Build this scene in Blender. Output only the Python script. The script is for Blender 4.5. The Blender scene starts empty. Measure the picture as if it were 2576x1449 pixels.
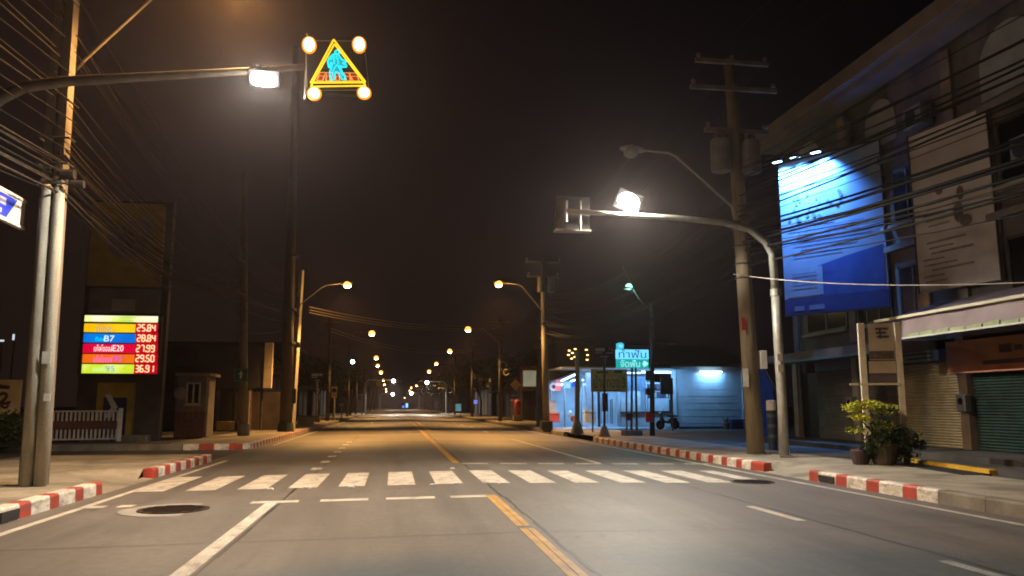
import bpy, math, random
from mathutils import Vector, Matrix
random.seed(7)
S = bpy.context.scene
R = math.radians
C = S.collection

# ------------------------------------------------------------------ camera
EYE = Vector((0, 0, 1.4)); YAW = R(8.3567); PITCH = R(8.4327); FPX = 2000.0
cam_d = bpy.data.cameras.new('camera'); cam = bpy.data.objects.new('camera', cam_d); C.objects.link(cam)
cam.location = EYE; cam.rotation_euler = (R(90) + PITCH, 0, -YAW)
cam_d.sensor_width = 36; cam_d.lens = 36 * FPX / 2576; cam_d.clip_end = 3000; cam_d.clip_start = .05
S.camera = cam
_f = Vector((math.sin(YAW) * math.cos(PITCH), math.cos(YAW) * math.cos(PITCH), math.sin(PITCH)))
_r = Vector((math.cos(YAW), -math.sin(YAW), 0)); _u = _r.cross(_f)
def at(px, py, Y):            # point on the photo ray through (px, py) (2576 px wide frame) at street distance Y
    d = _r * (px - 1288) - _u * (py - 724.5) + _f * FPX
    return EYE + d * (Y / d.y)
def atz(px, py, z):
    d = _r * (px - 1288) - _u * (py - 724.5) + _f * FPX
    return EYE + d * ((z - EYE.z) / d.z)
def atx(px, py, x):
    d = _r * (px - 1288) - _u * (py - 724.5) + _f * FPX
    return EYE + d * (x / d.x)

# ------------------------------------------------------------------ world (night sky)
W = bpy.data.worlds.new('World'); S.world = W; W.use_nodes = True
nt = W.node_tree; bg = nt.nodes['Background']
tc = nt.nodes.new('ShaderNodeTexCoord'); sep = nt.nodes.new('ShaderNodeSeparateXYZ'); ramp = nt.nodes.new('ShaderNodeValToRGB')
nt.links.new(tc.outputs['Generated'], sep.inputs[0]); nt.links.new(sep.outputs['Z'], ramp.inputs[0]); ra = nt.nodes.new('ShaderNodeValToRGB'); mul = nt.nodes.new('ShaderNodeMix'); mul.data_type = 'RGBA'; mul.blend_type = 'MULTIPLY'; mul.inputs['Factor'].default_value = 1
mr = nt.nodes.new('ShaderNodeMapRange'); nt.links.new(sep.outputs['X'], mr.inputs['Value']); mr.inputs['From Min'].default_value = -.45; mr.inputs['From Max'].default_value = .55; nt.links.new(mr.outputs[0], ra.inputs[0])
ra.color_ramp.elements[0].color = (1.35, 1.3, 1.3, 1); ra.color_ramp.elements[1].color = (.34, .42, .62, 1)
nt.links.new(ramp.outputs[0], mul.inputs['A']); nt.links.new(ra.outputs[0], mul.inputs['B']); nt.links.new(mul.outputs['Result'], bg.inputs[0])
ramp.color_ramp.elements[0].position = 0.0; ramp.color_ramp.elements[0].color = (.0090, .0050, .0038, 1)
ramp.color_ramp.elements[1].position = .55; ramp.color_ramp.elements[1].color = (.0042, .0024, .0024, 1)
bg.inputs[1].default_value = 1.0
S.view_settings.view_transform = 'Standard'; S.view_settings.look = 'None'; S.view_settings.exposure = 0; S.view_settings.gamma = 1
S.view_settings.use_curve_mapping = False
cy = S.cycles
cy.use_denoising = True; cy.filter_width = 1.9; cy.max_bounces = 5; cy.diffuse_bounces = 2; cy.glossy_bounces = 2; cy.transmission_bounces = 2
cy.volume_bounces = 0; cy.transparent_max_bounces = 6; cy.sample_clamp_indirect = 4; cy.use_light_tree = True
cy.caustics_reflective = False; cy.caustics_refractive = False
SODIUM = (1.0, .50, .15); LED = (1.0, .93, .80); COOL = (.22, .55, 1.0)

# ------------------------------------------------------------------ materials
MATS = {}
def mat(name, col, rough=.7, var=.25, scale=6.0, col2=None, bump=0.0, metal=0.0, spec=.4, stretch=None, fine=0.0):
    if name in MATS: return MATS[name]
    m = bpy.data.materials.new(name); m.use_nodes = True; n = m.node_tree; b = n.nodes['Principled BSDF']
    b.inputs['Roughness'].default_value = rough; b.inputs['Metallic'].default_value = metal; b.inputs['Specular IOR Level'].default_value = spec
    g = n.nodes.new('ShaderNodeNewGeometry'); mp = n.nodes.new('ShaderNodeMapping')
    n.links.new(g.outputs['Position'], mp.inputs[0])
    if stretch: mp.inputs['Scale'].default_value = stretch
    no = n.nodes.new('ShaderNodeTexNoise'); no.inputs['Scale'].default_value = scale; no.inputs['Detail'].default_value = 5
    n.links.new(mp.outputs[0], no.inputs['Vector'])
    rp = n.nodes.new('ShaderNodeValToRGB'); n.links.new(no.outputs[0], rp.inputs[0])
    c2 = col2 or tuple(min(1, c * (1 + var)) for c in col); c1 = col if col2 else tuple(c * (1 - var) for c in col)
    rp.color_ramp.elements[0].position = .33; rp.color_ramp.elements[1].position = .67
    rp.color_ramp.elements[0].color = (*c1, 1); rp.color_ramp.elements[1].color = (*c2, 1)
    out = rp.outputs[0]
    if fine:
        n2 = n.nodes.new('ShaderNodeTexNoise'); n2.inputs['Scale'].default_value = 45; n2.inputs['Detail'].default_value = 3
        n.links.new(g.outputs['Position'], n2.inputs['Vector'])
        mx = n.nodes.new('ShaderNodeMix'); mx.data_type = 'RGBA'; mx.blend_type = 'MULTIPLY'; mx.inputs['Factor'].default_value = 1
        r2 = n.nodes.new('ShaderNodeValToRGB'); r2.color_ramp.elements[0].position = .3; r2.color_ramp.elements[1].position = .7
        r2.color_ramp.elements[0].color = (1 - fine,) * 3 + (1,); r2.color_ramp.elements[1].color = (1 + fine,) * 3 + (1,)
        n.links.new(n2.outputs[0], r2.inputs[0]); n.links.new(out, mx.inputs['A']); n.links.new(r2.outputs[0], mx.inputs['B']); out = mx.outputs['Result']
    n.links.new(out, b.inputs['Base Color'])
    if bump:
        bp = n.nodes.new('ShaderNodeBump'); bp.inputs['Strength'].default_value = bump; bp.inputs['Distance'].default_value = .02
        n3 = n.nodes.new('ShaderNodeTexNoise'); n3.inputs['Scale'].default_value = scale * 8; n3.inputs['Detail'].default_value = 4
        n.links.new(g.outputs['Position'], n3.inputs['Vector']); n.links.new(n3.outputs[0], bp.inputs['Height']); n.links.new(bp.outputs[0], b.inputs['Normal'])
    MATS[name] = m; return m
def streaky(m, tint, amount, scale, lo=.45, hi=.62):
    """mix long traffic stains (noise drawn out along the street) into a material's base colour"""
    n = m.node_tree; b = n.nodes['Principled BSDF']; src = b.inputs['Base Color'].links[0].from_socket
    g = n.nodes.new('ShaderNodeNewGeometry'); mp = n.nodes.new('ShaderNodeMapping'); mp.inputs['Scale'].default_value = scale; n.links.new(g.outputs['Position'], mp.inputs[0])
    no = n.nodes.new('ShaderNodeTexNoise'); no.inputs['Scale'].default_value = 1; no.inputs['Detail'].default_value = 7; no.inputs['Roughness'].default_value = .62; n.links.new(mp.outputs[0], no.inputs['Vector'])
    rp = n.nodes.new('ShaderNodeValToRGB'); rp.color_ramp.elements[0].position = lo; rp.color_ramp.elements[1].position = hi
    rp.color_ramp.elements[0].color = (0, 0, 0, 1); rp.color_ramp.elements[1].color = (amount,) * 3 + (1,); n.links.new(no.outputs[0], rp.inputs[0])
    mx = n.nodes.new('ShaderNodeMix'); mx.data_type = 'RGBA'; n.links.new(rp.outputs[0], mx.inputs['Factor']); n.links.new(src, mx.inputs['A']); mx.inputs['B'].default_value = (*tint, 1)
    n.links.new(mx.outputs['Result'], b.inputs['Base Color']); return m
def emis(name, col, strength, col2=None, scale=1.2):
    if name in MATS: return MATS[name]
    m = bpy.data.materials.new(name); m.use_nodes = True; n = m.node_tree
    b = n.nodes['Principled BSDF']; b.inputs['Base Color'].default_value = (*[min(.8, c) for c in col], 1); b.inputs['Roughness'].default_value = .4
    b.inputs['Emission Color'].default_value = (*col, 1); b.inputs['Emission Strength'].default_value = strength
    if col2:
        g = n.nodes.new('ShaderNodeNewGeometry'); no = n.nodes.new('ShaderNodeTexNoise'); no.inputs['Scale'].default_value = scale
        n.links.new(g.outputs['Position'], no.inputs['Vector']); rp = n.nodes.new('ShaderNodeValToRGB'); n.links.new(no.outputs[0], rp.inputs[0])
        rp.color_ramp.elements[0].position = .38; rp.color_ramp.elements[1].position = .6
        rp.color_ramp.elements[0].color = (*col, 1); rp.color_ramp.elements[1].color = (*col2, 1); n.links.new(rp.outputs[0], b.inputs['Emission Color'])
    MATS[name] = m; return m

ASPH = mat('asphalt', (.115, .108, .098), .62, .13, .35, bump=.25, stretch=(1.6, .35, 1), fine=.16, spec=.35)
SIDE = mat('side asphalt', (.045, .042, .038), .8, .25, .8, bump=.3, fine=.2)
PAVE = mat('pavement concrete', (.25, .23, .185), .85, .28, .9, bump=.3, fine=.18)
APRON = mat('apron concrete', (.075, .07, .062), .85, .3, .8, bump=.3, fine=.2)
DIRT = mat('ground soil', (.035, .03, .024), .95, .35, .5, bump=.4)
WPAINT = mat('white road paint', (.43, .41, .36), .6, .2, 2.6, fine=.25)
YPAINT = mat('yellow road paint', (.36, .21, .035), .6, .22, 2.6, fine=.25)
streaky(ASPH, (.062, .056, .05), .62, (1.15, .07, 1)); streaky(ASPH, (.155, .145, .128), .6, (.5, .28, 1), .5, .66); streaky(ASPH, (.05, .046, .042), .7, (3.2, 1.1, 1), .62, .70); streaky(ASPH, (.075, .07, .062), .45, (9, 7, 1), .42, .62)
streaky(WPAINT, (.15, .14, .125), .85, (5, 2.2, 1), .52, .68); streaky(WPAINT, (.19, .18, .16), .7, (30, 30, 1), .55, .66); streaky(YPAINT, (.12, .10, .075), .8, (6, 1.6, 1), .54, .68)
streaky(PAVE, (.095, .086, .07), .7, (1.2, 1.2, 1), .5, .68)
SEAM = mat('road seam tar', (.018, .017, .016), .6, .3, 3)
KWHITE = mat('kerb white paint', (.58, .55, .49), .6, .2, 3, fine=.2)
KRED = mat('kerb red paint', (.36, .045, .028), .6, .25, 3, fine=.2)
streaky(KWHITE, (.20, .18, .14), .8, (3.5, 3.5, 9), .46, .66); streaky(KRED, (.16, .075, .055), .8, (3.5, 3.5, 9), .46, .66); streaky(KWHITE, (.15, .135, .11), .8, (14, 14, 20), .60, .66); streaky(KRED, (.15, .12, .10), .8, (14, 14, 20), .60, .66)
KGREY = mat('kerb bare concrete', (.16, .145, .12), .85, .3, 2, fine=.2)
POLE = mat('pole concrete', (.33, .31, .25), .8, .22, 2.5, bump=.3, stretch=(1, 1, .35), fine=.15)
POLED = mat('dark pole concrete', (.15, .125, .095), .8, .3, 2.0, bump=.3, stretch=(1, 1, .35), fine=.15)
GALV = mat('galvanised steel', (.32, .31, .27), .5, .15, 5, metal=.3, fine=.1)
DSTEEL = mat('dark steel', (.05, .05, .05), .5, .3, 5, metal=.3)
BLACK = mat('cable rubber', (.012, .011, .010), .75, .3, 8, spec=.15)
CABLE2 = mat('grey cable jacket', (.022, .019, .016), .8, .3, 8, spec=.1)
WHITE = mat('white enamel', (.7, .69, .66), .45, .1, 4)
SIGNBLUE = mat('sign blue', (.02, .06, .42), .45, .15, 4)
SIGNNAVY = mat('sign navy', (.012, .016, .06), .5, .2, 4)
REDP = mat('red enamel', (.45, .03, .03), .45, .2, 4)
DARKP = mat('dark grey enamel', (.03, .03, .032), .55, .3, 4)
TAN = mat('tan plaster', (.15, .128, .105), .85, .25, 2, fine=.12)
PINKW = mat('aged facade plaster', (.15, .135, .135), .85, .28, .9, fine=.14)
streaky(POLE, (.16, .15, .11), .7, (7, 7, .5), .5, .66)
streaky(PINKW, (.05, .042, .04), .7, (.8, .8, .25), .5, .66)
PALEW = mat('pale plaster', (.33, .30, .26), .85, .2, 1.4, fine=.1)
ROOFD = mat('dark roof sheet', (.035, .033, .035), .7, .3, 2)
GLASSD = mat('dark window glass', (.012, .013, .016), .12, .2, 2, spec=.6)
WINFR = mat('pale window frame', (.5, .46, .38), .5, .12, 4)
YELLOWP = mat('totem yellow', (.30, .22, .03), .5, .2, 2)
TOTG = mat('totem grey panel', (.13, .12, .115), .5, .2, 1.5)
CREAM = mat('cream board', (.42, .35, .22), .6, .15, 2)
BROWN = mat('brown print', (.05, .026, .014), .6, .2, 4)
INK = mat('black print', (.012, .011, .011), .6, .2, 4)

# ------------------------------------------------------------------ mesh helpers
WL = {}
def tag(o, label=None, cat=None, group=None, kind=None):
    if label: o['label'] = label
    if cat: o['category'] = cat
    if group: o['group'] = group
    if kind: o['kind'] = kind
    return o
def thing(name, label, cat, loc=(0, 0, 0), group=None):
    o = bpy.data.objects.new(name, None); o.empty_display_size = .2; C.objects.link(o); o.location = loc; WL[o] = Vector(loc)
    return tag(o, label, cat, group)
class MB:
    def __init__(s): s.v = []; s.f = []; s.m = []; s.ms = []
    def mi(s, m):
        if m is None: return 0
        if m not in s.ms: s.ms.append(m)
        return s.ms.index(m)
    def add(s, vs, fs, m=None):
        b = len(s.v); s.v += [Vector(v) for v in vs]; k = s.mi(m)
        for f in fs: s.f.append([b + i for i in f]); s.m.append(k)
        return s
    def quad(s, a, b, c, d, m=None): return s.add([a, b, c, d], [(0, 1, 2, 3)], m)
    def box(s, c, d, rz=0, m=None):
        c = Vector(c); x, y, z = d[0] / 2, d[1] / 2, d[2] / 2; q = Matrix.Rotation(rz, 3, 'Z')
        vs = [c + q @ Vector((i * x, j * y, k * z)) for i in (-1, 1) for j in (-1, 1) for k in (-1, 1)]
        return s.add(vs, [(0, 1, 3, 2), (4, 6, 7, 5), (0, 4, 5, 1), (2, 3, 7, 6), (0, 2, 6, 4), (1, 5, 7, 3)], m)
    def span(s, a, b, m=None):
        return s.box([(a[i] + b[i]) / 2 for i in range(3)], [abs(b[i] - a[i]) for i in range(3)], 0, m)
    def tube(s, pts, r, n=8, m=None, cap=True):
        pts = [Vector(p) for p in pts]; rs = r if isinstance(r, (list, tuple)) else [r] * len(pts)
        k = len(pts); t0 = (pts[1] - pts[0]).normalized(); ref = Vector((0, 0, 1)) if abs(t0.z) < .9 else Vector((1, 0, 0))
        vs = []
        for i, p in enumerate(pts):
            t = (pts[min(i + 1, k - 1)] - pts[max(i - 1, 0)]).normalized()
            a = ref - t * ref.dot(t)
            if a.length < 1e-4: a = Vector((0, 1, 0)) - t * t.y
            a.normalize(); b = t.cross(a); ref = a
            vs += [p + (a * math.cos(2 * math.pi * j / n) + b * math.sin(2 * math.pi * j / n)) * rs[i] for j in range(n)]
        fs = [(i * n + j, i * n + (j + 1) % n, (i + 1) * n + (j + 1) % n, (i + 1) * n + j) for i in range(k - 1) for j in range(n)]
        if cap: fs += [tuple(range(n))[::-1], tuple((k - 1) * n + j for j in range(n))]
        return s.add(vs, fs, m)
    def prism(s, poly, o, ux, uy, th, m=None):      # polygon (u, v) in the plane o + u*ux + v*uy, extruded both ways to thickness th
        o = Vector(o); ux = Vector(ux); uy = Vector(uy); nz = ux.cross(uy).normalized() * th / 2; n = len(poly)
        fr = [o + ux * u + uy * v + nz for u, v in poly]; bk = [o + ux * u + uy * v - nz for u, v in poly]
        return s.add(fr + bk, [tuple(range(n)), tuple(range(2 * n - 1, n - 1, -1))] + [(i, n + i, n + (i + 1) % n, (i + 1) % n) for i in range(n)], m)
    def disc(s, o, ux, uy, r, th, n=20, m=None, ry=None):
        return s.prism([(r * math.cos(2 * math.pi * i / n), (ry or r) * math.sin(2 * math.pi * i / n)) for i in range(n)], o, ux, uy, th, m)
    def ball(s, c, r, m=None, nu=12, nv=8):
        c = Vector(c); rx, ry, rz = r if isinstance(r, (tuple, list)) else (r, r, r); vs = [c + Vector((0, 0, rz))]
        for i in range(1, nv):
            a = math.pi * i / nv
            vs += [c + Vector((rx * math.sin(a) * math.cos(2 * math.pi * j / nu), ry * math.sin(a) * math.sin(2 * math.pi * j / nu), rz * math.cos(a))) for j in range(nu)]
        vs.append(c - Vector((0, 0, rz))); L = len(vs) - 1
        fs = [(0, 1 + j, 1 + (j + 1) % nu) for j in range(nu)] + [(L, L - nu + (j + 1) % nu, L - nu + j) for j in range(nu)]
        fs += [(1 + i * nu + j, 1 + (i + 1) * nu + j, 1 + (i + 1) * nu + (j + 1) % nu, 1 + i * nu + (j + 1) % nu) for i in range(nv - 2) for j in range(nu)]
        return s.add(vs, fs, m)
    def text(s, body, o, ux, uy, w, h, m=None, lift=.004):   # text fitted into a w x h box centred on o
        vs, fs = text_mesh(body)
        if not vs: return s
        x0 = min(v[0] for v in vs); x1 = max(v[0] for v in vs); y0 = min(v[1] for v in vs); y1 = max(v[1] for v in vs)
        ux = Vector(ux); uy = Vector(uy); nz = ux.cross(uy).normalized() * lift; o = Vector(o)
        return s.add([o + ux * ((v[0] - (x0 + x1) / 2) / (x1 - x0) * w) + uy * ((v[1] - (y0 + y1) / 2) / (y1 - y0) * h) + nz for v in vs], fs, m)
    def build(s, name, m=None, parent=None, smooth=False, bevel=0):
        me = bpy.data.meshes.new(name); off = WL.get(parent, Vector((0, 0, 0)))
        me.from_pydata([tuple(v - off) for v in s.v], [], s.f)
        for mm in ([m] if m is not None else []) + [q for q in s.ms]: me.materials.append(mm)
        k = 1 if m is not None else 0
        if s.ms:
            for p, i in zip(me.polygons, s.m): p.material_index = i + k if s.ms else 0
        if smooth:
            for p in me.polygons: p.use_smooth = True
        me.update(); o = bpy.data.objects.new(name, me); C.objects.link(o)
        if parent is not None: o.parent = parent; WL[o] = off
        else: WL[o] = Vector((0, 0, 0))
        if bevel:
            b = o.modifiers.new('bevel', 'BEVEL'); b.width = bevel; b.segments = 2; b.limit_method = 'ANGLE'
        return o
TXT = {}
def text_mesh(body):
    if body in TXT: return TXT[body]
    cu = bpy.data.curves.new('txt', 'FONT'); cu.body = body; cu.resolution_u = 3
    o = bpy.data.objects.new('txt', cu); C.objects.link(o)
    dg = bpy.context.evaluated_depsgraph_get(); ev = o.evaluated_get(dg); me = ev.to_mesh()
    TXT[body] = ([tuple(v.co) for v in me.vertices], [tuple(p.vertices) for p in me.polygons])
    ev.to_mesh_clear(); bpy.data.objects.remove(o); bpy.data.curves.remove(cu)
    return TXT[body]
def kids(o): return [x for x in C.objects if x.parent == o]
def copy_tree(o, parent=None):
    ch = kids(o); c = o.copy(); C.objects.link(c); WL[c] = WL[o].copy()
    if parent is not None: c.parent = parent
    for k in ch: copy_tree(k, c)
    return c
def lamp(kind, loc, power, col, parent=None, aim=None, cone=150, blend=.6, rad=.12, size=None, spread=None):
    d = bpy.data.lights.new('lamp_light', kind); d.energy = power; d.color = col
    if kind == 'SPOT': d.spot_size = R(cone); d.spot_blend = blend
    if kind in ('SPOT', 'POINT'): d.shadow_soft_size = rad
    if kind == 'AREA': d.shape = 'RECTANGLE'; d.size, d.size_y = size
    o = bpy.data.objects.new('lamp_light', d); C.objects.link(o)
    off = WL.get(parent, Vector((0, 0, 0))); o.location = Vector(loc) - off
    if parent is not None: o.parent = parent
    aim = Vector(aim if aim is not None else (0, 0, -1)); o.rotation_euler = aim.to_track_quat('-Z', 'Y').to_euler()
    return o
X3 = Vector((1, 0, 0)); Y3 = Vector((0, 1, 0)); Z3 = Vector((0, 0, 1))
PV = .12; XC = 1.55; CROWN = .012; XL = -4.86; XR = 8.28
def rz(x): return -CROWN * abs(x - XC)

# ================================================================== THE SETTING
def struct(o): return tag(o, kind='structure')
struct(MB().quad((-700, -200, -.35), (700, -200, -.35), (700, 1300, -.35), (-700, 1300, -.35)).build('ground', DIRT))
m = MB()
ys = [-25, 0, 25, 60, 120, 200, 320, 500, 800]
for a, b in zip(ys[:-1], ys[1:]):
    for xa, xb in ((XL - .05, XC), (XC, XR + .05)):
        m.quad((xa, a, rz(xa)), (xb, a, rz(xb)), (xb, b, rz(xb)), (xa, b, rz(xa)))
struct(m.build('road', ASPH))
m = MB()
for xa, xb in ((XL + .02, XC), (XC, XR - .02)): m.quad((xa, 33.6, rz(xa) + .0015), (xb, 33.2, rz(xb) + .0015), (xb, 42, rz(xb) + .0015), (xa, 41, rz(xa) + .0015))
struct(m.build('road', mat('pale pool asphalt', (.17, .155, .13), .6, .13, .35, stretch=(1.6, .35, 1), fine=.16)))  # resurfaced strip; its pale colour and extent also paint the lamps' light pool
SY0, SY1 = 22.7, 28.5          # side street mouth on the left
struct(MB().quad((-60, SY0, -.1), (XL - .05, SY0, rz(XL - .05)), (XL - .05, SY1 + .6, rz(XL - .05)), (-60, SY1 + .6, -.1)).build('side_road', SIDE))

def pavement(name, x_edge, x_back, y0, y1, ramp, material, extra=None):
    xs = [x_edge, x_edge + (.45 if x_back > x_edge else -.45), x_edge + (1.25 if x_back > x_edge else -1.25), x_back]
    yy = sorted(set([y0, y1] + [r for r in (ramp or []) if y0 < r < y1] + [y0 + (y1 - y0) * i / 6 for i in range(1, 6)]))
    def z(i, y):
        if ramp and i < 2:
            a, b, c_, d = ramp
            if b <= y <= c_: return (-.05, .02)[i]
        return PV
    m = MB()
    for a, b in zip(yy[:-1], yy[1:]):
        for i in range(3):
            q = [(xs[i], a, z(i, a)), (xs[i + 1], a, z(i + 1, a)), (xs[i + 1], b, z(i + 1, b)), (xs[i], b, z(i, b))]
            if x_back < x_edge: q = q[::-1]
            m.quad(*q)
    return struct(m.build(name, material))
def lip(x0, x1, y0, y1):
    return struct(MB().quad((x0, y0, -.05 if abs(x0) > abs(x1) else rz(x0) + .003), (x1, y0, -.05 if abs(x1) > abs(x0) else rz(x1) + .003), (x1, y1, -.05 if abs(x1) > abs(x0) else rz(x1) + .003), (x0, y1, -.05 if abs(x0) > abs(x1) else rz(x0) + .003)).build('ramp_lip', PAVE))
LR = (14.72, 15.0, 17.3, 17.6); RR = (15.32, 15.6, 17.35, 17.7)
pavement('pavement', XL - .2, -9.4, -25, SY0, LR, PAVE)
lip(XL - .2, XL + .03, LR[0], LR[3]); lip(XR - .03, XR + .2, RR[0], RR[3])
struct(MB().quad((-60, -25, PV - .004), (-9.4, -25, PV - .004), (-9.4, SY0, PV - .004), (-60, SY0, PV - .004)).build('ground', APRON))
pavement('pavement', XL - .2, -7.6, SY1 + .35, 760, None, PAVE)
struct(MB().quad((-60, SY1 + .35, PV - .03), (-7.6, SY1 + .35, PV - .03), (-7.6, 760, PV - .03), (-60, 760, PV - .03)).build('ground', APRON))
pavement('pavement', XR + .2, 10.9, -25, 37, RR, PAVE)
struct(MB().quad((10.9, -25, PV - .02), (60, -25, PV - .02), (60, 37, PV - .02), (10.9, 37, PV - .02)).build('ground', APRON))
pavement('pavement', XR + .2, 12.0, 37, 760, None, PAVE)
struct(MB().quad((12, 37, PV - .02), (70, 37, PV - .02), (70, 760, PV - .02), (12, 760, PV - .02)).build('ground', APRON))

def kerb(path, white=.58, red=.34, plain=False, start=0, hole=None):
    """painted kerb stones along a polyline: red and white blocks, each with a rounded upper edge"""
    m = MB(); seq = 0
    for (x0, y0), (x1, y1) in zip(path[:-1], path[1:]):
        L = math.hypot(x1 - x0, y1 - y0); t = 0; dx, dy = (x1 - x0) / L, (y1 - y0) / L
        while t < L - .02:
            is_red = (seq + start) % 2 == 0
            l = min(L - t, (red if is_red else white) * random.uniform(.93, 1.07))
            a = Vector((x0 + dx * t, y0 + dy * t, 0)); b = a + Vector((dx, dy, 0)) * (l - .008); n = Vector((-dy, dx, 0)); zb, zt = -.14, PV + .004
            prof = [(0, zb), (.012, zt - .03), (.035, zt), (.2, zt), (.2, zb)]
            vs = [p + n * u + Z3 * v for p in (a, b) for u, v in prof]
            k = len(prof)
            mm = KGREY if plain else (KRED if is_red else KWHITE)
            m.add(vs, [tuple(range(k))[::-1], tuple(range(k, 2 * k))] + [(i, (i + 1) % k, k + (i + 1) % k, k + i) for i in range(k)], mm)
            if hole and hole[0] < (a.y + b.y) / 2 < hole[1] and not is_red:
                c_ = (a + b) / 2; m.box((c_.x + n.x * .002, c_.y, .0), (.03, l * .86, .13), math.atan2(dy, dx) - math.pi / 2, SEAM)
            t += l; seq += 1
    return struct(m.build('kerb'))
kerb([(XL, 2.98), (XL, LR[0])][::1], start=1, hole=(10.6, 12.2))
kerb([(XL, LR[3]), (XL + .08, SY0 - .05)], white=.44, red=.40)
kerb([(-7.0, SY1 + .1), (-5.3, SY1 + .1)], white=.5, red=.5, start=1)
kerb([(-16, SY1 + .1), (-7.02, SY1 + .1)], white=1, red=1, plain=True)
kerb([(-5.3, SY1 + .1), (XL, SY1 + .7), (XL, 62)], white=.36, red=.34)
kerb([(XL, 62), (XL, 420)], white=3, red=3, plain=True)
# right side runs the other way so that the profile faces the road
kerb([(XR, RR[0]), (XR, 11.45)], white=.62, red=.36, hole=(14.2, 15.0))
kerb([(XR, 11.45), (XR, -8)], white=1, red=1, plain=True)
kerb([(XR, 33.0), (XR, RR[3] - .02)], white=.505, red=.345, start=1)
kerb([(XR, RR[3] - .02), (XR, RR[2] - .03)], red=.4)
kerb([(XR, 420), (XR, 39)], white=3, red=3, plain=True)

def strip(m, x0, x1, y0, y1, z=.004):
    if x0 < XC < x1:
        strip(m, x0, XC, y0, y1, z); strip(m, XC, x1, y0, y1, z); return
    m.quad((x0, y0, rz(x0) + z), (x1, y0, rz(x1) + z), (x1, y1, rz(x1) + z), (x0, y1, rz(x0) + z))
m = MB()
for i in range(13):
    x = -4.42 + i * .867; strip(m, x, x + (.50 if i not in (4, 9) else .46), 14.85 + random.uniform(-.05, .05), 17.75 + random.uniform(-.05, .05))
strip(m, 6.9, 7.25, 14.85, 17.7)
struct(m.build('zebra_crossing', WPAINT))
m = MB()
for a, b in ((-4.42, -4.15), (-3.98, -3.76), (-2.1, -1.4), (-1.08, -.36), (-.09, .66), (.9, 1.46)): strip(m, a, b, 12.62, 12.9)
for i in range(7): strip(m, 1.68 + i * .95, 2.33 + i * .95, 19.75, 20.02)
struct(m.build('stop_line', WPAINT))
m = MB()
strip(m, -1.87, -1.70, -4, 12.618)
for i in range(12): (strip(m, -1.85, -1.62, 18.9 + i * 2.3, 19.6 + i * 2.3) if i < 7 else None)
strip(m, 5.10, 5.24, 20.03, 35.6); strip(m, 5.07, 5.21, 9.75, 11.25); strip(m, 5.07, 5.21, 5.4, 7.1)
for i in range(40):
    strip(m, 5.1, 5.24, 44 + i * 8, 47 + i * 8)
    if i > 2: strip(m, -1.87, -1.73, 44 + i * 8, 47 + i * 8)
struct(m.build('lane_line', WPAINT))
m = MB()
for x in (-4.52, 7.75):
    strip(m, x, x + .12, -6, 12.6 if x < 0 else 14.84); strip(m, x, x + .12, 12.61 if x < 0 else 14.845, SY0 + .2 if x < 0 else 34)
    strip(m, x, x + .12, SY1 + 3 if x < 0 else 40, 300)
struct(m.build('edge_line', WPAINT))
m = MB()
strip(m, 1.46, 1.546, -4, 9.35); strip(m, 1.554, 1.63, -4, 9.35); strip(m, 1.46, 1.546, 9.55, 12.9); strip(m, 1.554, 1.63, 9.55, 12.9)
strip(m, 1.47, 1.546, 20.1, 64); strip(m, 1.554, 1.63, 20.1, 64); strip(m, 1.95, 2.1, 46, 72); strip(m, 1.47, 1.546, 72, 400)
struct(m.build('centre_line', YPAINT))
m = MB()
random.seed(3)
for x0, wob in ((-1.66, .012), (1.72, .02), (5.32, .012)):
    y = -4
    while y < 40:
        l = random.uniform(.5, 1.1); w = random.uniform(.008, .026); o = random.uniform(-wob, wob)
        strip(m, x0 + o - w, x0 + o + w, y, y + l, .0025); y += l
for y in (3.9, 9.1, 24.6, 31.2, 38): strip(m, -4.7, 8.3, y, y + .012, .0022)
struct(m.build('road_joint', SEAM))

# ------------------------------------------------------------------ small things set in the road
spots = [(-2.11, 14.7, 'left of the left lane seam'), (-1.48, 14.75, 'just right of the left lane seam'), (-.72, 14.7, 'at the corner of a zebra bar left of centre'),
         (.72, 14.68, 'at the zebra bar beside the centre line'), (1.14, 14.8, 'between two zebra bars just left of the centre line'),
         (1.98, 14.75, 'between two zebra bars right of the centre line'), (1.33, 18.25, 'on the far side of the zebra crossing')]
STUD = mat('stud reflector', (.8, .8, .76), .3, .05, 4)
for x, y, d in spots:
    t = thing('road_stud', 'white reflective road stud ' + d, 'road stud', (x, y, rz(x)), 'reflective studs along the zebra crossing')
    MB().prism([(-.06, 0), (.06, 0), (.04, .022), (-.04, .022)], (x, y, rz(x) + .003), X3, Z3, .1).build('base', WHITE, t)
    MB().box((x, y - .0525, rz(x) + .012), (.08, .004, .014)).build('reflector', STUD, t)
def manhole(x, y, r, label, patch):
    t = thing('manhole_cover', label, 'manhole cover', (x, y, rz(x)))
    z = rz(x) + .006
    m = MB(); m.disc((x, y, z + .004), X3, Y3, r, .008, 32)
    for i in range(-3, 4):
        w = math.sqrt(max(.01, (r * .85) ** 2 - (i * r * .25) ** 2)); m.box((x, y + i * r * .25, z + .012), (2 * w, r * .08, .008))
    m.build('lid', mat('rusty iron', (.035, .024, .020), .5, .4, 6, metal=.4), t)
    m = MB(); n = 32
    for i in range(n):
        a, b = 2 * math.pi * i / n, 2 * math.pi * (i + 1) / n
        m.quad(*[(x + q * math.cos(k) * (1 if q < r * 1.1 else patch[0]), y + q * math.sin(k) * (1 if q < r * 1.1 else patch[1]), z - .003) for q, k in ((r * 1.02, a), (r * 1.2, a), (r * 1.2, b), (r * 1.02, b))])
    m.build('collar', mat('manhole collar concrete', (.22, .21, .19), .8, .2, 3), t)
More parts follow.
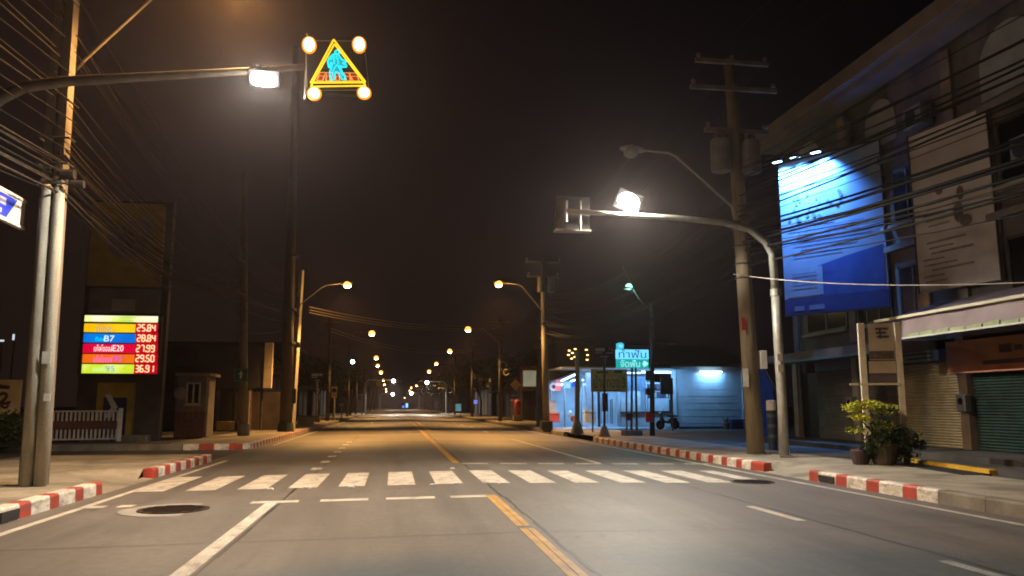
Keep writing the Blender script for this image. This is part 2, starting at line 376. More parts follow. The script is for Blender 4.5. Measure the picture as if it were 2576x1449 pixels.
c_ = atz(437, 1282, rz(-2.8)); manhole(c_.x, c_.y, .48, 'rusty round manhole cover in a pale patch left of the solid lane line', (1.25, 1.25))
c_ = atz(1893, 1212, rz(6.4)); manhole(c_.x, c_.y, .42, 'dark manhole cover near the red and white kerb of the right pavement ramp', (.9, .9))

# ================================================================== POLES, LAMPS, MASTS
def h_pole(name, label, x, y, h, w0, w1, d0, d1, material, group=None, dark=None):
    """tapered concrete pole of H section: two flanges and a recessed web"""
    t = thing(name, label, 'utility pole', (x, y, PV), group)
    m = MB(); N = 8
    def ring(k):
        f = k / N; w = (w0 + (w1 - w0) * f) / 2; d = (d0 + (d1 - d0) * f) / 2; z = PV - .1 + (h + .1) * f; g = w * .22; e = d * .55
        return [(x + a, y + b, z) for a, b in ((-w, -d), (-g, -d), (-g * .8, -d + e), (g * .8, -d + e), (g, -d), (w, -d), (w, d), (g, d), (g * .8, d - e), (-g * .8, d - e), (-g, d), (-w, d))]
    vs = []
    for k in range(N + 1): vs += ring(k)
    fs = [(k * 12 + i, k * 12 + (i + 1) % 12, (k + 1) * 12 + (i + 1) % 12, (k + 1) * 12 + i) for k in range(N) for i in range(12)]
    fs.append(tuple(N * 12 + i for i in range(12)))
    m.add(vs, fs); m.build('shaft', material, t)
    return t
def crossarm(t, c, L, rz_=0, insul=3, dz=.12):
    c = Vector(c); m = MB(); m.box(c, (L, .1, dz), rz_); a = m.build('crossarm', POLED, t)
    for i in range(insul):
        o = c + Matrix.Rotation(rz_, 3, 'Z') @ Vector(((i / (insul - 1) - .5) * (L - .2) if insul > 1 else 0, 0, dz / 2))
        m = MB(); m.tube([o, o + Z3 * .05, o + Z3 * .06, o + Z3 * .1, o + Z3 * .11, o + Z3 * .17], [.02, .02, .06, .05, .07, .03], 8)
        m.build('insulator', mat('insulator glaze', (.16, .12, .10), .3, .2, 5), a)
    return a
AMBER = emis('sodium bowl halo', (1.0, .40, .08), 3.2); HOT = emis('sodium arc', (1.0, .72, .36), 60)
HOTW = emis('white flood emitter', (1.0, .97, .90), 22); WGLOW = emis('flood glass glow', (.95, .95, .85), 3.0)
def street_lamp(label, base, stub, bend, head, lit=True, power=4200, group='street lamps along the road', r=.03, simple=False, cone=112, hot=None, aim=(0, -.22, -1), stray=.05):
    """bracket lamp: clamp on a pole, rising arm, cobra head with a bowl; base is on the pole"""
    t = thing('street_lamp', label, 'street lamp', base, group)
    base, stub, bend, head = map(Vector, (base, stub, bend, head)); d = (head - bend).normalized()
    e = (head - bend).length
    pts = [base, stub, stub.lerp(bend, .5), bend - (bend - stub).normalized() * .12, bend + d * .12, head - d * .25] if e > .5 else [base, stub, bend, head - d * .2]
    MB().tube(pts, [r] * (len(pts) - 1) + [r * .85], 8).build('arm', GALV if not lit else POLED, t, True)
    if not simple:
        MB().box(base, (.3, .12, .1), 0).build('clamp', DSTEEL, t)
    side = d.cross(Z3).normalized(); up = side.cross(d)
    m = MB(); n = 10; secs = [(-.34, .05, .05, 0), (-.26, .10, .08, .01), (0, .16, .11, .02), (.22, .15, .09, .015), (.34, .05, .04, 0)]
    vs = []
    for s_, w, h_, o in secs: vs += [head + d * s_ + side * (w * math.cos(2 * math.pi * j / n)) + up * (o + h_ * math.sin(2 * math.pi * j / n)) for j in range(n)]
    m.add(vs, [(i * n + j, i * n + (j + 1) % n, (i + 1) * n + (j + 1) % n, (i + 1) * n + j) for i in range(len(secs) - 1) for j in range(n)] + [tuple(range(n)), tuple((len(secs) - 1) * n + j for j in range(n))])
    m.build('lamp_head', GALV if not lit else DSTEEL, t, True)
    g_ = 1.15 if head.y < 60 else (1.5 if head.y < 130 else 1.9)  # glowing bowl and arc oversized, more so far off, to imitate lamp bloom
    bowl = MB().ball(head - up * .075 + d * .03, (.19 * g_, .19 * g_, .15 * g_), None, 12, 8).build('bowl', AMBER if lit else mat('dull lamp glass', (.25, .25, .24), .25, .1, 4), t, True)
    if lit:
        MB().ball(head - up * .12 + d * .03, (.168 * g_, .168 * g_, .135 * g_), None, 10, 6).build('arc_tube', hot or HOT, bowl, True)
        bowl.visible_shadow = True
        lamp('SPOT', head - Z3 * .42, power, SODIUM, t, aim, cone, .45, .2)
        if head.y < 60: lamp('POINT', head - Z3 * .42, power * stray, SODIUM, t, None, rad=.2)
    return t
def flood(t, c, aim, w, h, power, cone=150, parent_group=None, size=1.0, col=LED, throw=None, power_=.6, roll=0.0):
    """LED flood light: finned body, glass and emitter"""
    c = Vector(c); aim = Vector(aim).normalized(); s = aim.cross(Z3).normalized(); u = s.cross(aim); s, u = s * math.cos(roll) + u * math.sin(roll), u * math.cos(roll) - s * math.sin(roll)
    m = MB(); m.prism([(-w / 2, -h / 2), (w / 2, -h / 2), (w / 2, h / 2), (-w / 2, h / 2)], c - aim * .06, s, u, .1)
    for i in range(-3, 4): m.prism([(-.012, -h / 2), (.012, -h / 2), (.012, h / 2), (-.012, h / 2)], c - aim * .15 + s * (i * w / 8), s, u, .08)
    fb = m.build('flood_light', DARKP, t)
    k = 12; rr = [(w * .44 * math.copysign(abs(math.cos(2 * math.pi * i / 16)) ** power_, math.cos(2 * math.pi * i / 16)), h * .44 * math.copysign(abs(math.sin(2 * math.pi * i / 16)) ** power_, math.sin(2 * math.pi * i / 16))) for i in range(16)]
    MB().prism(rr, c + aim * .004, s, u, .012).build('emitter', HOTW, fb)
    vs = []
    for k_, (sc_, out) in enumerate(((1.0, .012), (.88, .03), (.55, .05), (.2, .056))): vs += [c + aim * out + s * (x * sc_) + u * (y * sc_) for x, y in rr]
    MB().add(vs, [(i * 16 + j, i * 16 + (j + 1) % 16, (i + 1) * 16 + (j + 1) % 16, (i + 1) * 16 + j) for i in range(3) for j in range(16)] + [tuple(48 + j for j in range(16))]).build('lens', HOTW, fb, True)
    lamp('SPOT', c + aim * .12, power, col, t, throw or aim, cone, .3 if throw else .8, .15)
    lamp('POINT', c + aim * .16, power * .035, col, t, None, rad=.15)
    return fb

# ---- left utility pole close to the camera, with its bracket lamp just above the frame
pL = atz(82, 1224, PV)
PLX, PLY = pL.x, pL.y
tL = h_pole('utility_pole', 'tall concrete utility pole braced by two pale round columns on the left pavement', PLX - .11, PLY + .30, 11.6, .36, .31, .28, .24, POLED)
for s_ in (-.098, .104):
    MB().tube([(PLX + s_ * 1.04, PLY, PV - .1), (PLX + s_, PLY, 3), (PLX + s_ * .95, PLY, 5.05), (PLX + s_ * .95, PLY, 5.1)], [.096, .09, .085, .05], 14).build('support_column', POLE, tL, True)
for z in (5.1, 5.45, 5.9): MB().tube([(PLX - .25, PLY + .1, z), (PLX - .24, PLY - .12, z), (PLX + .24, PLY - .12, z), (PLX + .25, PLY + .1, z)], .02, 6).build('strap', DSTEEL, tL)
for px, py, r_ in ((185, 440, .09), (208, 465, .07)):
    c_ = at(px, py, PLY - .1); MB().tube([c_ - X3 * .12, c_ + X3 * .1], r_, 10).build('cable_closure', CABLE2, tL)
for z, s_ in ((2.65, (.13, .2)), (2.2, (.1, .12))):
    c_ = at(122, 900 if z > 2.5 else 1000, PLY - .115); MB().box(c_ , (s_[0], .012, s_[1])).build('paper_notice', mat('paper notice', (.55, .53, .48), .7, .15, 5), tL)
crossarm(tL, (PLX, PLY, 10.6), 2.2); crossarm(tL, (PLX, PLY, 9.6), 1.8)
LY = PLY + .5
street_lamp('lit sodium street lamp bracketed to the braced left pole, above the frame top', at(165, 205, LY), at(214, 150, LY), at(437, -55, LY), at(606, -78, LY), power=4300, cone=150, aim=(0, 0, -1), stray=.06)

tL.rotation_euler.y = -R(.9)
# ---- crosswalk mast left: arm, sign, flood
MY = 12.45
a0 = at(-130, 330, MY); t = thing('signal_mast', 'curved steel mast reaching over the left lanes with the lit pedestrian sign', 'mast', (a0.x - .25, MY, PV), 'masts over the zebra crossing')
mx = a0.x - .35
pts = [Vector((mx, MY, PV)), Vector((mx, MY, 3)), Vector((mx, MY, at(0, 420, MY).z))] + [at(-95, 320, MY), at(0, 248, MY), at(60, 219, MY), at(160, 205, MY), at(400, 191, MY), at(640, 178, MY), at(765, 168, MY)]
MB().tube(pts, [.11, .11, .1, .095, .09, .085, .08, .065, .055, .05], 12).build('arm', mat('dimmed mast steel', (.13, .11, .09), .6, .25, 4), t, True)  # steel colour darkened to offset the lamp light falling on the arm
MB().box((mx, MY, PV + .02), (.45, .45, .05)).build('base_plate', GALV, t)
c_ = at(772, 165, MY); MB().tube([at(775, 85, MY), at(768, 250, MY)], .022, 8).build('hanger', MATS['dimmed mast steel'], t)
b1 = at(663, 178, MY); MB().box(b1 - Z3 * .04, (.09, .09, .14)).build('bracket', DSTEEL, t)
flood(t, at(664, 199, MY), (.05, -.55, -.8), .46, .30, 2500, 164, throw=(-.02, -.06, -1))

# illuminated pedestrian sign
SC = at(846, 161, MY - .1); th = R(2.6); ux = Vector((math.cos(th), 0, math.sin(th))); uy = Vector((-math.sin(th) * 1.35, 0, math.cos(th)))
K = .000905 * .985
def sp(px, py, dy=0): return SC + ux * ((px - 690) * K) + uy * (-(py - 690) * K) + Y3 * dy
sg = thing('pedestrian_sign', 'square lit sign with a yellow triangle, cyan walking figure and four bright lamps', 'sign', tuple(SC), None)
sx = lambda p: sp(p[0], p[1])
MB().prism([(-.46, -.48), (.46, -.48), (.46, .48), (-.46, .48)], SC + Y3 * .11, ux, uy, .12).build('case', mat('sign case', (.012, .011, .012), .6, .2, 4), sg)
m = MB()
for a, b in (((160, 240), (165, 1130)), ((1200, 220), (1245, 1100)), ((160, 240), (1200, 220)), ((165, 1180), (1245, 1150))): m.tube([sp(*a, .04), sp(*b, .04)], .006, 6)
m.build('frame', mat('sign frame metal', (.3, .25, .2), .5, .1, 5), sg)
NY = emis('yellow neon tube', (1.0, .62, .012), 1.35)
NC = emis('cyan neon tube', (.0, .80, .92), 1.15); NCD = emis('cyan backlight', (.0, .34, .42), .55); NO = emis('orange neon tube', (1.0, .38, .08), .85); NR = emis('red backlight', (.28, .02, .0), .6)
m = MB()
for q in ([(658, 225), (232, 1050), (1195, 1022)], [(668, 310), (270, 1040), (1165, 1020)], [(262, 1050), (240, 1122), (1195, 1090), (1160, 1030)]):
    for a, b in zip(q, q[1:] + q[:1]): m.tube([sp(*a), sp(*b)], .0125, 8)
m.build('triangle', NY, sg)
m = MB()
fig = [[(690, 500), (640, 505), (575, 570), (540, 650), (555, 755), (585, 745), (600, 660), (615, 690), (570, 860), (580, 990), (640, 990), (660, 880), (690, 830), (735, 880), (790, 985), (850, 975), (830, 900), (790, 850), (755, 720), (800, 745), (870, 740), (865, 700), (800, 670), (860, 660), (855, 630), (790, 600), (740, 520)]]
m.prism([((x - 690) * K, -(y - 690) * K) for x, y in fig[0]], SC + Y3 * .03, ux, uy, .01, NCD)
o = fig[0]
for a, b in zip(o, o[1:] + o[:1]): m.tube([sp(*a), sp(*b)], .0115, 6, NC)
for ln in ([(650, 530), (600, 610)], [(690, 540), (720, 600), (730, 690)], [(700, 700), (640, 790), (620, 900)], [(720, 720), (760, 800), (800, 900)], [(660, 560), (655, 690)]):
    m.tube([sp(*p) for p in ln], .010, 6, NC)
hd = [(715 + 38 * math.cos(2 * math.pi * i / 12), 465 + 36 * math.sin(2 * math.pi * i / 12)) for i in range(13)]
m.tube([sp(*p) for p in hd], .014, 6, NC, False)
m.build('walking_figure', None, sg)
m = MB()
for x0, x1, sk in ((330, 450, 70), (490, 600, 25), (665, 745, 0), (840, 940, -25), (965, 1090, -60)):
    q = [(x0 + sk, 850), (x1 + sk * .7, 850), (x1, 1010), (x0, 1010)]
    for a, b in zip(q, q[1:] + q[:1]): m.tube([sp(*a, .006), sp(*b, .006)], .006, 6, NO)
    q2 = [(x0 + sk * .6 + 14, 915), (x1 + sk * .4 - 12, 915), (x1 - 14, 1000), (x0 + 14, 1000)]
    for a, b in zip(q2, q2[1:] + q2[:1]): m.tube([sp(*a, .006), sp(*b, .006)], .005, 6, NO)
    m.prism([((x - 690) * K, -(y - 690) * K) for x, y in q], SC + Y3 * .036, ux, uy, .008, NR)
m.build('zebra_symbol', None, sg)
BH = emis('beacon core', (1.0, .84, .55), 9); BA = emis('beacon amber halo', (1.0, .27, .01), 1.0)  # amber disc oversized and emissive to imitate the orange halo round each bulb
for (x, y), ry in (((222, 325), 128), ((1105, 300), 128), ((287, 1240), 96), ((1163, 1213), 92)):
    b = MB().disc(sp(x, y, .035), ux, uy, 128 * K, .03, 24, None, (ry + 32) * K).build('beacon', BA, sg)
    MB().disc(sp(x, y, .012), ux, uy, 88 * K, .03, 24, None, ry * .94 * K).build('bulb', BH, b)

# ---- right crosswalk mast
mR = atz(1973, 1150, PV); MY2 = mR.y
t = thing('signal_mast', 'curved steel mast on the right pavement with a dark sign box on its arm', 'mast', (mR.x, MY2, PV), 'masts over the zebra crossing')
P_ = lambda x, y: at(x, y, MY2)
MB().tube([mR, P_(1967, 1000), P_(1958, 860), P_(1951, 735)], [.125, .12, .118, .115], 14).build('shaft', GALV, t, True)
MB().tube([P_(1951, 740), P_(1943, 640), P_(1925, 608), P_(1885, 577), P_(1820, 560), P_(1700, 548), P_(1560, 540), P_(1425, 530)], [.1, .1, .098, .09, .082, .075, .065, .058], 14).build('arm', GALV, t, True)
MB().tube([P_(1952, 745), P_(1951, 728)], .135, 14).build('collar', GALV, t)
MB().box(mR + Z3 * .02, (.5, .5, .05)).build('base_plate', GALV, t)
for z in (2.35, 2.62): MB().box((mR.x - .05, MY2 - .125, z), (.15, .02, .18)).build('paper_notice', MATS['paper notice'], t)
MB().tube([P_(1424, 505), P_(1424, 558)], .045, 8).build('end_plate', GALV, t)
MB().tube([P_(1460, 505), P_(1460, 580)], .03, 8).build('hanger', GALV, t)
m = MB(); c0, c1 = P_(1400, 490), P_(1487, 578)
m.span((c0.x, MY2 + .1, c1.z), (c1.x, MY2 + .32, c0.z)); m.build('sign_box', mat('sign back sheet', (.06, .055, .05), .6, .25, 3), t, False, .01)
m = MB().span((c0.x - .02, MY2 + .05, c1.z - .03), (c1.x + .02, MY2 + .34, c1.z + .02)); m.build('sign_tray', GALV, t)
MB().box(P_(1585, 522), (.08, .08, .2)).build('bracket', DSTEEL, t)
flood(t, P_(1581, 507), (-.25, -.90, -.33), .66, .50, 3700, 166, throw=(-.02, -.12, -1), power_=1.0, roll=.42)

# ---- right utility pole with transformer and an unlit bracket lamp
pR = atz(1902, 1142, PV); RX, RY = pR.x, pR.y
t = thing('utility_pole', 'tall dark concrete pole with transformer tanks beside the curved mast on the right', 'utility pole', (RX, RY, PV))
top = at(1835, 150, RY); hh = top.z
pt = lambda z: Vector((RX + (top.x - RX) * (z - PV) / (hh - PV), RY, z))
MB().tube([pt(PV - .1), pt(4.5), pt(8), pt(hh)], [.235, .21, .185, .16], 12).build('shaft', streaky(mat('ochre pole concrete', (.23, .185, .115), .8, .22, 2, stretch=(1, 1, .35), fine=.15), (.11, .085, .055), .7, (6, 6, .5), .5, .66), t, True)
crossarm(t, pt(hh - .15) + Y3 * -.15, 2.2); crossarm(t, pt(hh - .95) + Y3 * -.15, 2.6); crossarm(t, pt(9.1) - Y3 * .15, 1.9, 0, 2)
for dx in (-.55, .35):
    c_ = pt(8.35) + X3 * dx + Y3 * -.2
    tr = MB().tube([c_ - Z3 * .48, c_ - Z3 * .46, c_ + Z3 * .42, c_ + Z3 * .48], [.24, .27, .27, .2], 14).build('transformer', mat('transformer paint', (.14, .13, .125), .5, .2, 3), t)
    for k in (-.1, .1): MB().tube([c_ + X3 * k + Z3 * .48, c_ + X3 * k + Z3 * .6, c_ + X3 * k + Z3 * .68], [.05, .06, .03], 8).build('bushing', MATS['insulator glaze'], tr)
m = MB(); c_ = at(1876, 950, RY - .24); m.tube([c_ - Z3 * .3, c_ + Z3 * .3], .01, 6)
MB().box(c_, (.16, .012, .5)).build('paper_notice', MATS['paper notice'], t)
c_ = at(1870, 815, RY - .23); MB().box(c_, (.1, .02, .35)).build('number_plate', REDP, t)
for z in (4.9, 5.3, 5.8, 6.3): MB().tube([pt(z) + Vector((math.cos(a) * .235, math.sin(a) * .235, 0)) for a in [i * math.pi / 6 for i in range(13)]], .018, 5).build('strap', DSTEEL, t)
c_ = at(1919, 905, RY - .1); MB().box(c_, (.2, .14, .5)).build('meter_box', WHITE, t, False, .015)
RLY = RY - .32
street_lamp('unlit grey street lamp on a bent bracket above the right mast', at(1848, 560, RLY), at(1841, 520, RLY), at(1692, 386, RLY), at(1590, 376, RLY), lit=False)
tank = thing('guy_guard', 'dark blue striped guard post with a pale cap behind the curved right mast', 'post', tuple(atz(1945, 1132, PV)))
b_ = atz(1945, 1132, PV)
MB().tube([b_, b_ + Z3 * 1.15], .13, 12).build('post', mat('dark blue paint', (.015, .035, .07), .5, .3, 4), tank)
for z in (.35, .65, .95): MB().tube([b_ + Z3 * z, b_ + Z3 * (z + .1)], .134, 12).build('band', mat('grey band', (.09, .1, .11), .5, .2, 4), tank)
MB().tube([b_ + Z3 * 1.15, b_ + Z3 * 1.42, b_ + Z3 * 1.45], [.14, .14, .1], 12).build('cap', WHITE, tank)

# ---- poles and lit lamps further along the left side
Yp = atz(612, 1096, PV).y; b_ = atz(612, 1096, PV); tp = at(613, 430, Yp)
t = thing('utility_pole', 'dim round concrete pole holding a green pictogram sign across the side street', 'utility pole', tuple(b_))
MB().tube([b_ - Z3 * .1, b_.lerp(tp, .5), tp], [.2, .17, .13], 12).build('shaft', POLED, t, True)
MB().tube([b_, b_ + Z3 * .5], .26, 12).build('footing', KGREY, t)
c_ = at(606, 943, Yp - .22); s2 = thing('pictogram_sign', 'small dark green square sign with a pale arrow on the dim round pole', 'sign', tuple(c_))
MB().box(c_, (.6, .03, .56)).build('panel', mat('sign green', (.015, .10, .07), .5, .2, 4), s2)
MB().prism([(-.04, -.16), (.04, -.16), (.04, .02), (.1, .02), (0, .18), (-.1, .02), (-.04, .02)], c_ - Y3 * .02, X3, Z3, .006).build('arrow', WHITE, s2)
m = MB()
for a in ((-.28, -.26, .28, -.24), (-.28, .24, .28, .26), (-.28, -.24, -.26, .24), (.26, -.24, .28, .24)): m.span((c_.x + a[0], c_.y - .021, c_.z + a[1]), (c_.x + a[2], c_.y - .016, c_.z + a[3]))
m.build('border', mat('sign border', (.2, .3, .28), .5, .1, 4), s2)

b_ = atz(718, 1086, PV); Yt = b_.y; tp = at(745, 120, Yt)
t = thing('tall_mast', 'very tall dark concrete mast beside the lit pole across the side street', 'mast', tuple(b_))
MB().tube([b_ - Z3 * .1, b_.lerp(tp, .4), tp], [.31, .25, .17], 14).build('shaft', mat('dimmed mast concrete', (.05, .038, .03), .85, .3, 1.5, stretch=(1, 1, .3)), t, True)  # concrete colour darkened so the mast fades as if unlit
MB().tube([b_, b_ + Z3 * .45], [.42, .36], 14).build('footing', mat('dark green paint', (.03, .045, .035), .7, .3, 2), t)
m = MB()
for z in (4.5, 6.2, 9): MB().tube([Vector((b_.x + .03, Yt, z)), Vector((b_.x + .03, Yt, z + .12))], .30, 12).build('strap', DSTEEL, t)

b_ = atz(731, 1084, PV); YL = b_.y; tp = at(759, 680, YL)
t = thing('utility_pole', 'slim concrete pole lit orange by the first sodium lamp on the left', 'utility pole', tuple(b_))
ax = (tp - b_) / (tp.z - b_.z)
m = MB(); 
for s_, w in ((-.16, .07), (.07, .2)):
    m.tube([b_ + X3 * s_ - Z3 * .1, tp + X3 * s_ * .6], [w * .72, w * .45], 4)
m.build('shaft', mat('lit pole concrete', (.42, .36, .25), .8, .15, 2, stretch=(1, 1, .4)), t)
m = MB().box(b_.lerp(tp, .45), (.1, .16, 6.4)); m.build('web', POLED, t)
for z, h_ in ((4.55, .3), (1.9, .75)): MB().box(b_ + ax * (z - PV) + Vector((.06, -.16, 0)), (.24, .06, h_)).build('warning_band', DARKP, t)
L1Y = YL - .25
street_lamp('nearest lit sodium street lamp on the left, on the slim orange-lit pole', at(745, 795, L1Y), at(757, 765, L1Y), at(815, 718, L1Y), at(872, 712, L1Y), power=6400)

# ---- first lit lamp right and its pole
b_ = atz(1374, 1082, PV); Y2 = b_.y; tp = at(1366, 655, Y2)
t = thing('utility_pole', 'dark utility pole with a small transformer before the blue-lit shop', 'utility pole', tuple(b_))
MB().tube([b_ - Z3 * .1, b_.lerp(tp, .5), tp], [.2, .17, .14], 12).build('shaft', POLED, t, True)
crossarm(t, tp - Z3 * .1, 2.0); crossarm(t, tp - Z3 * .9, 1.8)
for dx in (-.25, .3): MB().tube([at(1372, 735, Y2 - .2) + X3 * dx, at(1372, 698, Y2 - .2) + X3 * dx], .2, 12).build('transformer', MATS['transformer paint'], t)
MB().box(b_ + Z3 * .25, (.62, .6, .5)).build('footing', DARKP, t, False, .05)
street_lamp('nearest lit sodium street lamp on the right, on the pole with a small transformer', at(1368, 815, Y2 - .2), at(1362, 780, Y2 - .2), at(1310, 716, Y2 - .2), at(1256, 710, Y2 - .2), power=6400)

# ---- the two rows of lit lamps into the distance, each on its own pole
proto_pole = {}
def far_pole(x, y, side, idx):
    lab = '%s slender dark lamp pole from the camera in the receding %s row' % (idx, side)
    t = thing('lamp_pole', lab, 'lamp pole', (x, y, PV), 'lamp poles receding on the %s' % side)
    MB().tube([(x, y, 0), (x, y, 9)], [.17, .11], 8).build('shaft', mat('dimmed pole concrete', (.06, .05, .038), .85, .3, 2), t, True)  # dimness of the far poles is put into the concrete colour
    MB().box((x, y - .1, 8.6), (1.6, .1, .1)).build('crossarm', POLED, t)
    return t
ORD = ['second', 'third', 'fourth', 'fifth', 'sixth', 'seventh', 'eighth', 'ninth', 'tenth']
FL = [(935, 836, 70), (946, 898, 100), (950, 918, 122), (958, 935, 150), (964, 955, 195), (967, 966, 235), (971, 978, 300), (972, 984, 350)]
FR = [(1178, 826, 68), (1132, 881, 93), (1098, 913, 120), (1080, 933, 148), (1056, 957, 200), (1048, 969, 240), (1035, 974, 290), (1031, 981, 340), (1018, 1000, 480)]
for side, rows, px_ in (('left', FL, -5.6), ('right', FR, 9.0)):
    for i, (px, py, y) in enumerate(rows):
        h_ = at(px, py, y); s_ = 1 if side == 'right' else -1
        k = 1 if y < 130 else (1.3 if y < 220 else 1.8)
        x = px_ if side == 'right' else px_
        far_pole(x, y + .2, side, ORD[i])
        st = Vector((x - s_ * .25, y, h_.z - 1.1)); bd = Vector((h_.x + s_ * 1.2, y, h_.z + .05))
        street_lamp('%s lit sodium street lamp from the camera in the %s row' % (ORD[i], side), (x - s_ * .1, y, h_.z - 1.5), st, bd, h_, power=(5200 if y < 130 else 4200),
                    simple=y > 130, r=.03)
# ---- second crossing far ahead: two masts with white floods; a third pair farther on
for (bx, yy, px, py, ex, lab, pw) in ((-4.9, 140, 990, 957, 1003, 'far thin mast on the left holding a white flood light over the road', 5200), (9.0, 140, 1074, 961, 1052, 'far pale mast on the right holding a white flood light over the road', 5200),
                                      (-4.9, 290, 988, 991, 993, 'farthest small mast on the left with a white flood light', 4200), (9.0, 290, 1035, 989, 1026, 'farthest small mast on the right with a white flood light', 4200)):
    c_ = at(px, py, yy); t = thing('signal_mast', lab, 'mast', (bx, yy, PV), 'far masts with white flood lights'); e = at(ex, py, yy); zz = c_.z + .1
    MB().tube([(bx, yy, 0), (bx, yy, zz - .6), (bx + (.5 if bx < 0 else -.5), yy, zz), (e.x, yy, zz)], [.17, .14, .11, .08], 8).build('arm', GALV, t, True)
    MB().box((bx, yy, PV + .06), (1.6, 1.6, .12)).build('footing', KGREY, t)
    fb = MB().box(c_ - Z3 * .05, (.5, .3, .3)).build('flood_light', DARKP, t)
    MB().ball(c_ - Z3 * .1 - Y3 * .16, (.3, .12, .3) if yy < 200 else (.5, .12, .5)).build('emitter', HOTW, fb, True)
    lamp('SPOT', c_ - Z3 * .4 - Y3 * .3, pw, LED, t, (0, -.3, -1), 150, .6)
    MB().box((e.x, yy + .2, zz), (.9, .15, .9)).build('sign_box', DARKP, t)
for lab, px, py, w_ in (('tiny cold station lamp low at the far left edge', 4, 857, .30), ('small pale upright station lamp left of the braced pole', 34, 848, .10)):
    c_ = at(px, py, 62); t = thing('station_lamp', lab, 'lamp', tuple(c_), 'station lamps at the left edge')
    MB().box(c_, (w_, .1, .12 if w_ > .2 else .42)).build('tube', emis('station glow', (.75, .85, .9), .9), t); MB().tube([c_ + Y3 * .15, Vector((c_.x, c_.y + .15, PV))], .05, 6).build('post', DSTEEL, t)
# small lamps on houses and side lanes
for lab, px, py, yy, col, pw in (('small greenish white lamp on a bracket among the left trees', 887, 910, 92, (.45, 1.0, .75), 20), ('dim orange round lantern over the dark houses on the right', 1273, 936, 84, (1.0, .45, .10), .5), ('tiny orange lamp left of the round lantern on the right', 1232, 957, 96, (1.0, .55, .18), 2)):
    c_ = at(px, py, yy); t = thing('bracket_lamp', lab, 'lamp', tuple(c_), 'small lamps on houses')
    MB().tube([c_ + Vector((0, .1, .1)), Vector((c_.x + (-2 if px < 1000 else 1), yy + .6, c_.z + .2)), Vector((c_.x + (-2 if px < 1000 else 1), yy + .6, PV))], .05, 6).build('bracket', DSTEEL, t)
    MB().ball(c_, .22 if px != 1273 else .36, None, 12, 8).build('globe', emis('globe ' + lab.split()[1], col, pw), t, True)
# cyan lamp on its own thin pole in front of the white wall
b_ = atz(1641, 1095, PV); yy = b_.y
t = thing('street_lamp', 'thin dark pole with a small greenish white lamp before the white shop wall', 'street lamp', tuple(b_))
MB().tube([b_ - Z3 * .1, at(1640, 770, yy), at(1634, 765, yy)], [.12, .085, .06], 10).build('shaft', DSTEEL, t, True)
MB().tube([at(1638, 785, yy), at(1606, 750, yy), at(1590, 722, yy), at(1566, 668, yy)], .025, 8).build('arm', DSTEEL, t, True)
MB().tube([at(1580, 713, yy - .1), at(1580, 728, yy - .1)], [.08, .2], 12).build('lamp_head', DSTEEL, t)
MB().ball(at(1582, 721, yy - .16), (.15, .1, .13)).build('bulb', emis('mercury bulb', (.22, 1.0, .72), 5), t, True)
lamp('POINT', at(1582, 735, yy - .2), 130, (.25, 1, .72), t)
for py in (945, 985, 1050): MB().box(at(1634, py, yy - .12), (.34, .1, .42 if py != 985 else .3)).build('meter_box', REDP if py == 1050 else DARKP, t)

# ================================================================== LEFT SIDE
def rect(m, p0, p1, Y, th=.04, mt=None, front=True):
    """upright box facing the camera: two opposite corners on the plane at street distance Y, thickness behind it"""
    a, b = at(p0[0], p0[1], Y), at(p1[0], p1[1], Y)
    return m.span((min(a.x, b.x), Y, min(a.z, b.z)), (max(a.x, b.x), Y + th, max(a.z, b.z)), mt)
def plate(name, p0, p1, Y, th, mt, parent, bevel=0): return rect(MB(), p0, p1, Y, th).build(name, mt, parent, False, bevel)
def letters(name, body, p0, p1, Y, mt, parent):
    a, b = at(p0[0], p0[1], Y), at(p1[0], p1[1], Y)
    return MB().text(body, (a + b) / 2, X3, Z3, abs(b.x - a.x), abs(b.z - a.z), mt, .006).build(name, None, parent)

# street name sign at the left edge, parallel to the road
sx = -6.3; a = atx(0, 466, sx); b = atx(64, 512, sx); d = atx(58, 578, sx); y0 = b.y - 2.3; zt, zb = 4.86, 4.37
t = thing('street_name_sign', 'blue and white street name panel at the left edge above the pavement', 'sign', (sx, y0, PV))
MB().span((sx - .05, y0, zb), (sx, b.y, zt)).build('panel', WHITE, t)
m = MB(); m.add([(sx + .004, y0 + .05, zb + .06), (sx + .004, b.y - .62, zb + .06), (sx + .004, b.y - .30, zt - .07), (sx + .004, y0 + .05, zt - .07)], [(0, 1, 2, 3)], mat('sign royal blue', (.03, .05, .55), .5, .12, 4)); m.build('blue_field', None, t)
m = MB()
for u0, u1, v0, v1 in ((.1, 1.62, .24, .36), (.1, 1.5, .1, .17)):
    m.add([(sx + .009, y0 + u0, zb + v0), (sx + .009, y0 + u1, zb + v0), (sx + .009, y0 + u1, zb + v1), (sx + .009, y0 + u0, zb + v1)], [(0, 1, 2, 3)])
m.build('lettering_band', mat('pale lavender print', (.5, .5, .66), .5, .15, 9), t)
m = MB()
for q in ((y0, zt - .035, b.y, zt + .01), (y0, zb - .01, b.y, zb + .035)): m.span((sx - .06, q[0], q[1]), (sx + .02, q[2], q[3]))
m.build('frame', WHITE, t); MB().tube([(sx - .12, y0 + .1, PV), (sx - .12, y0 + .1, 5)], .05, 8).build('post', GALV, t)

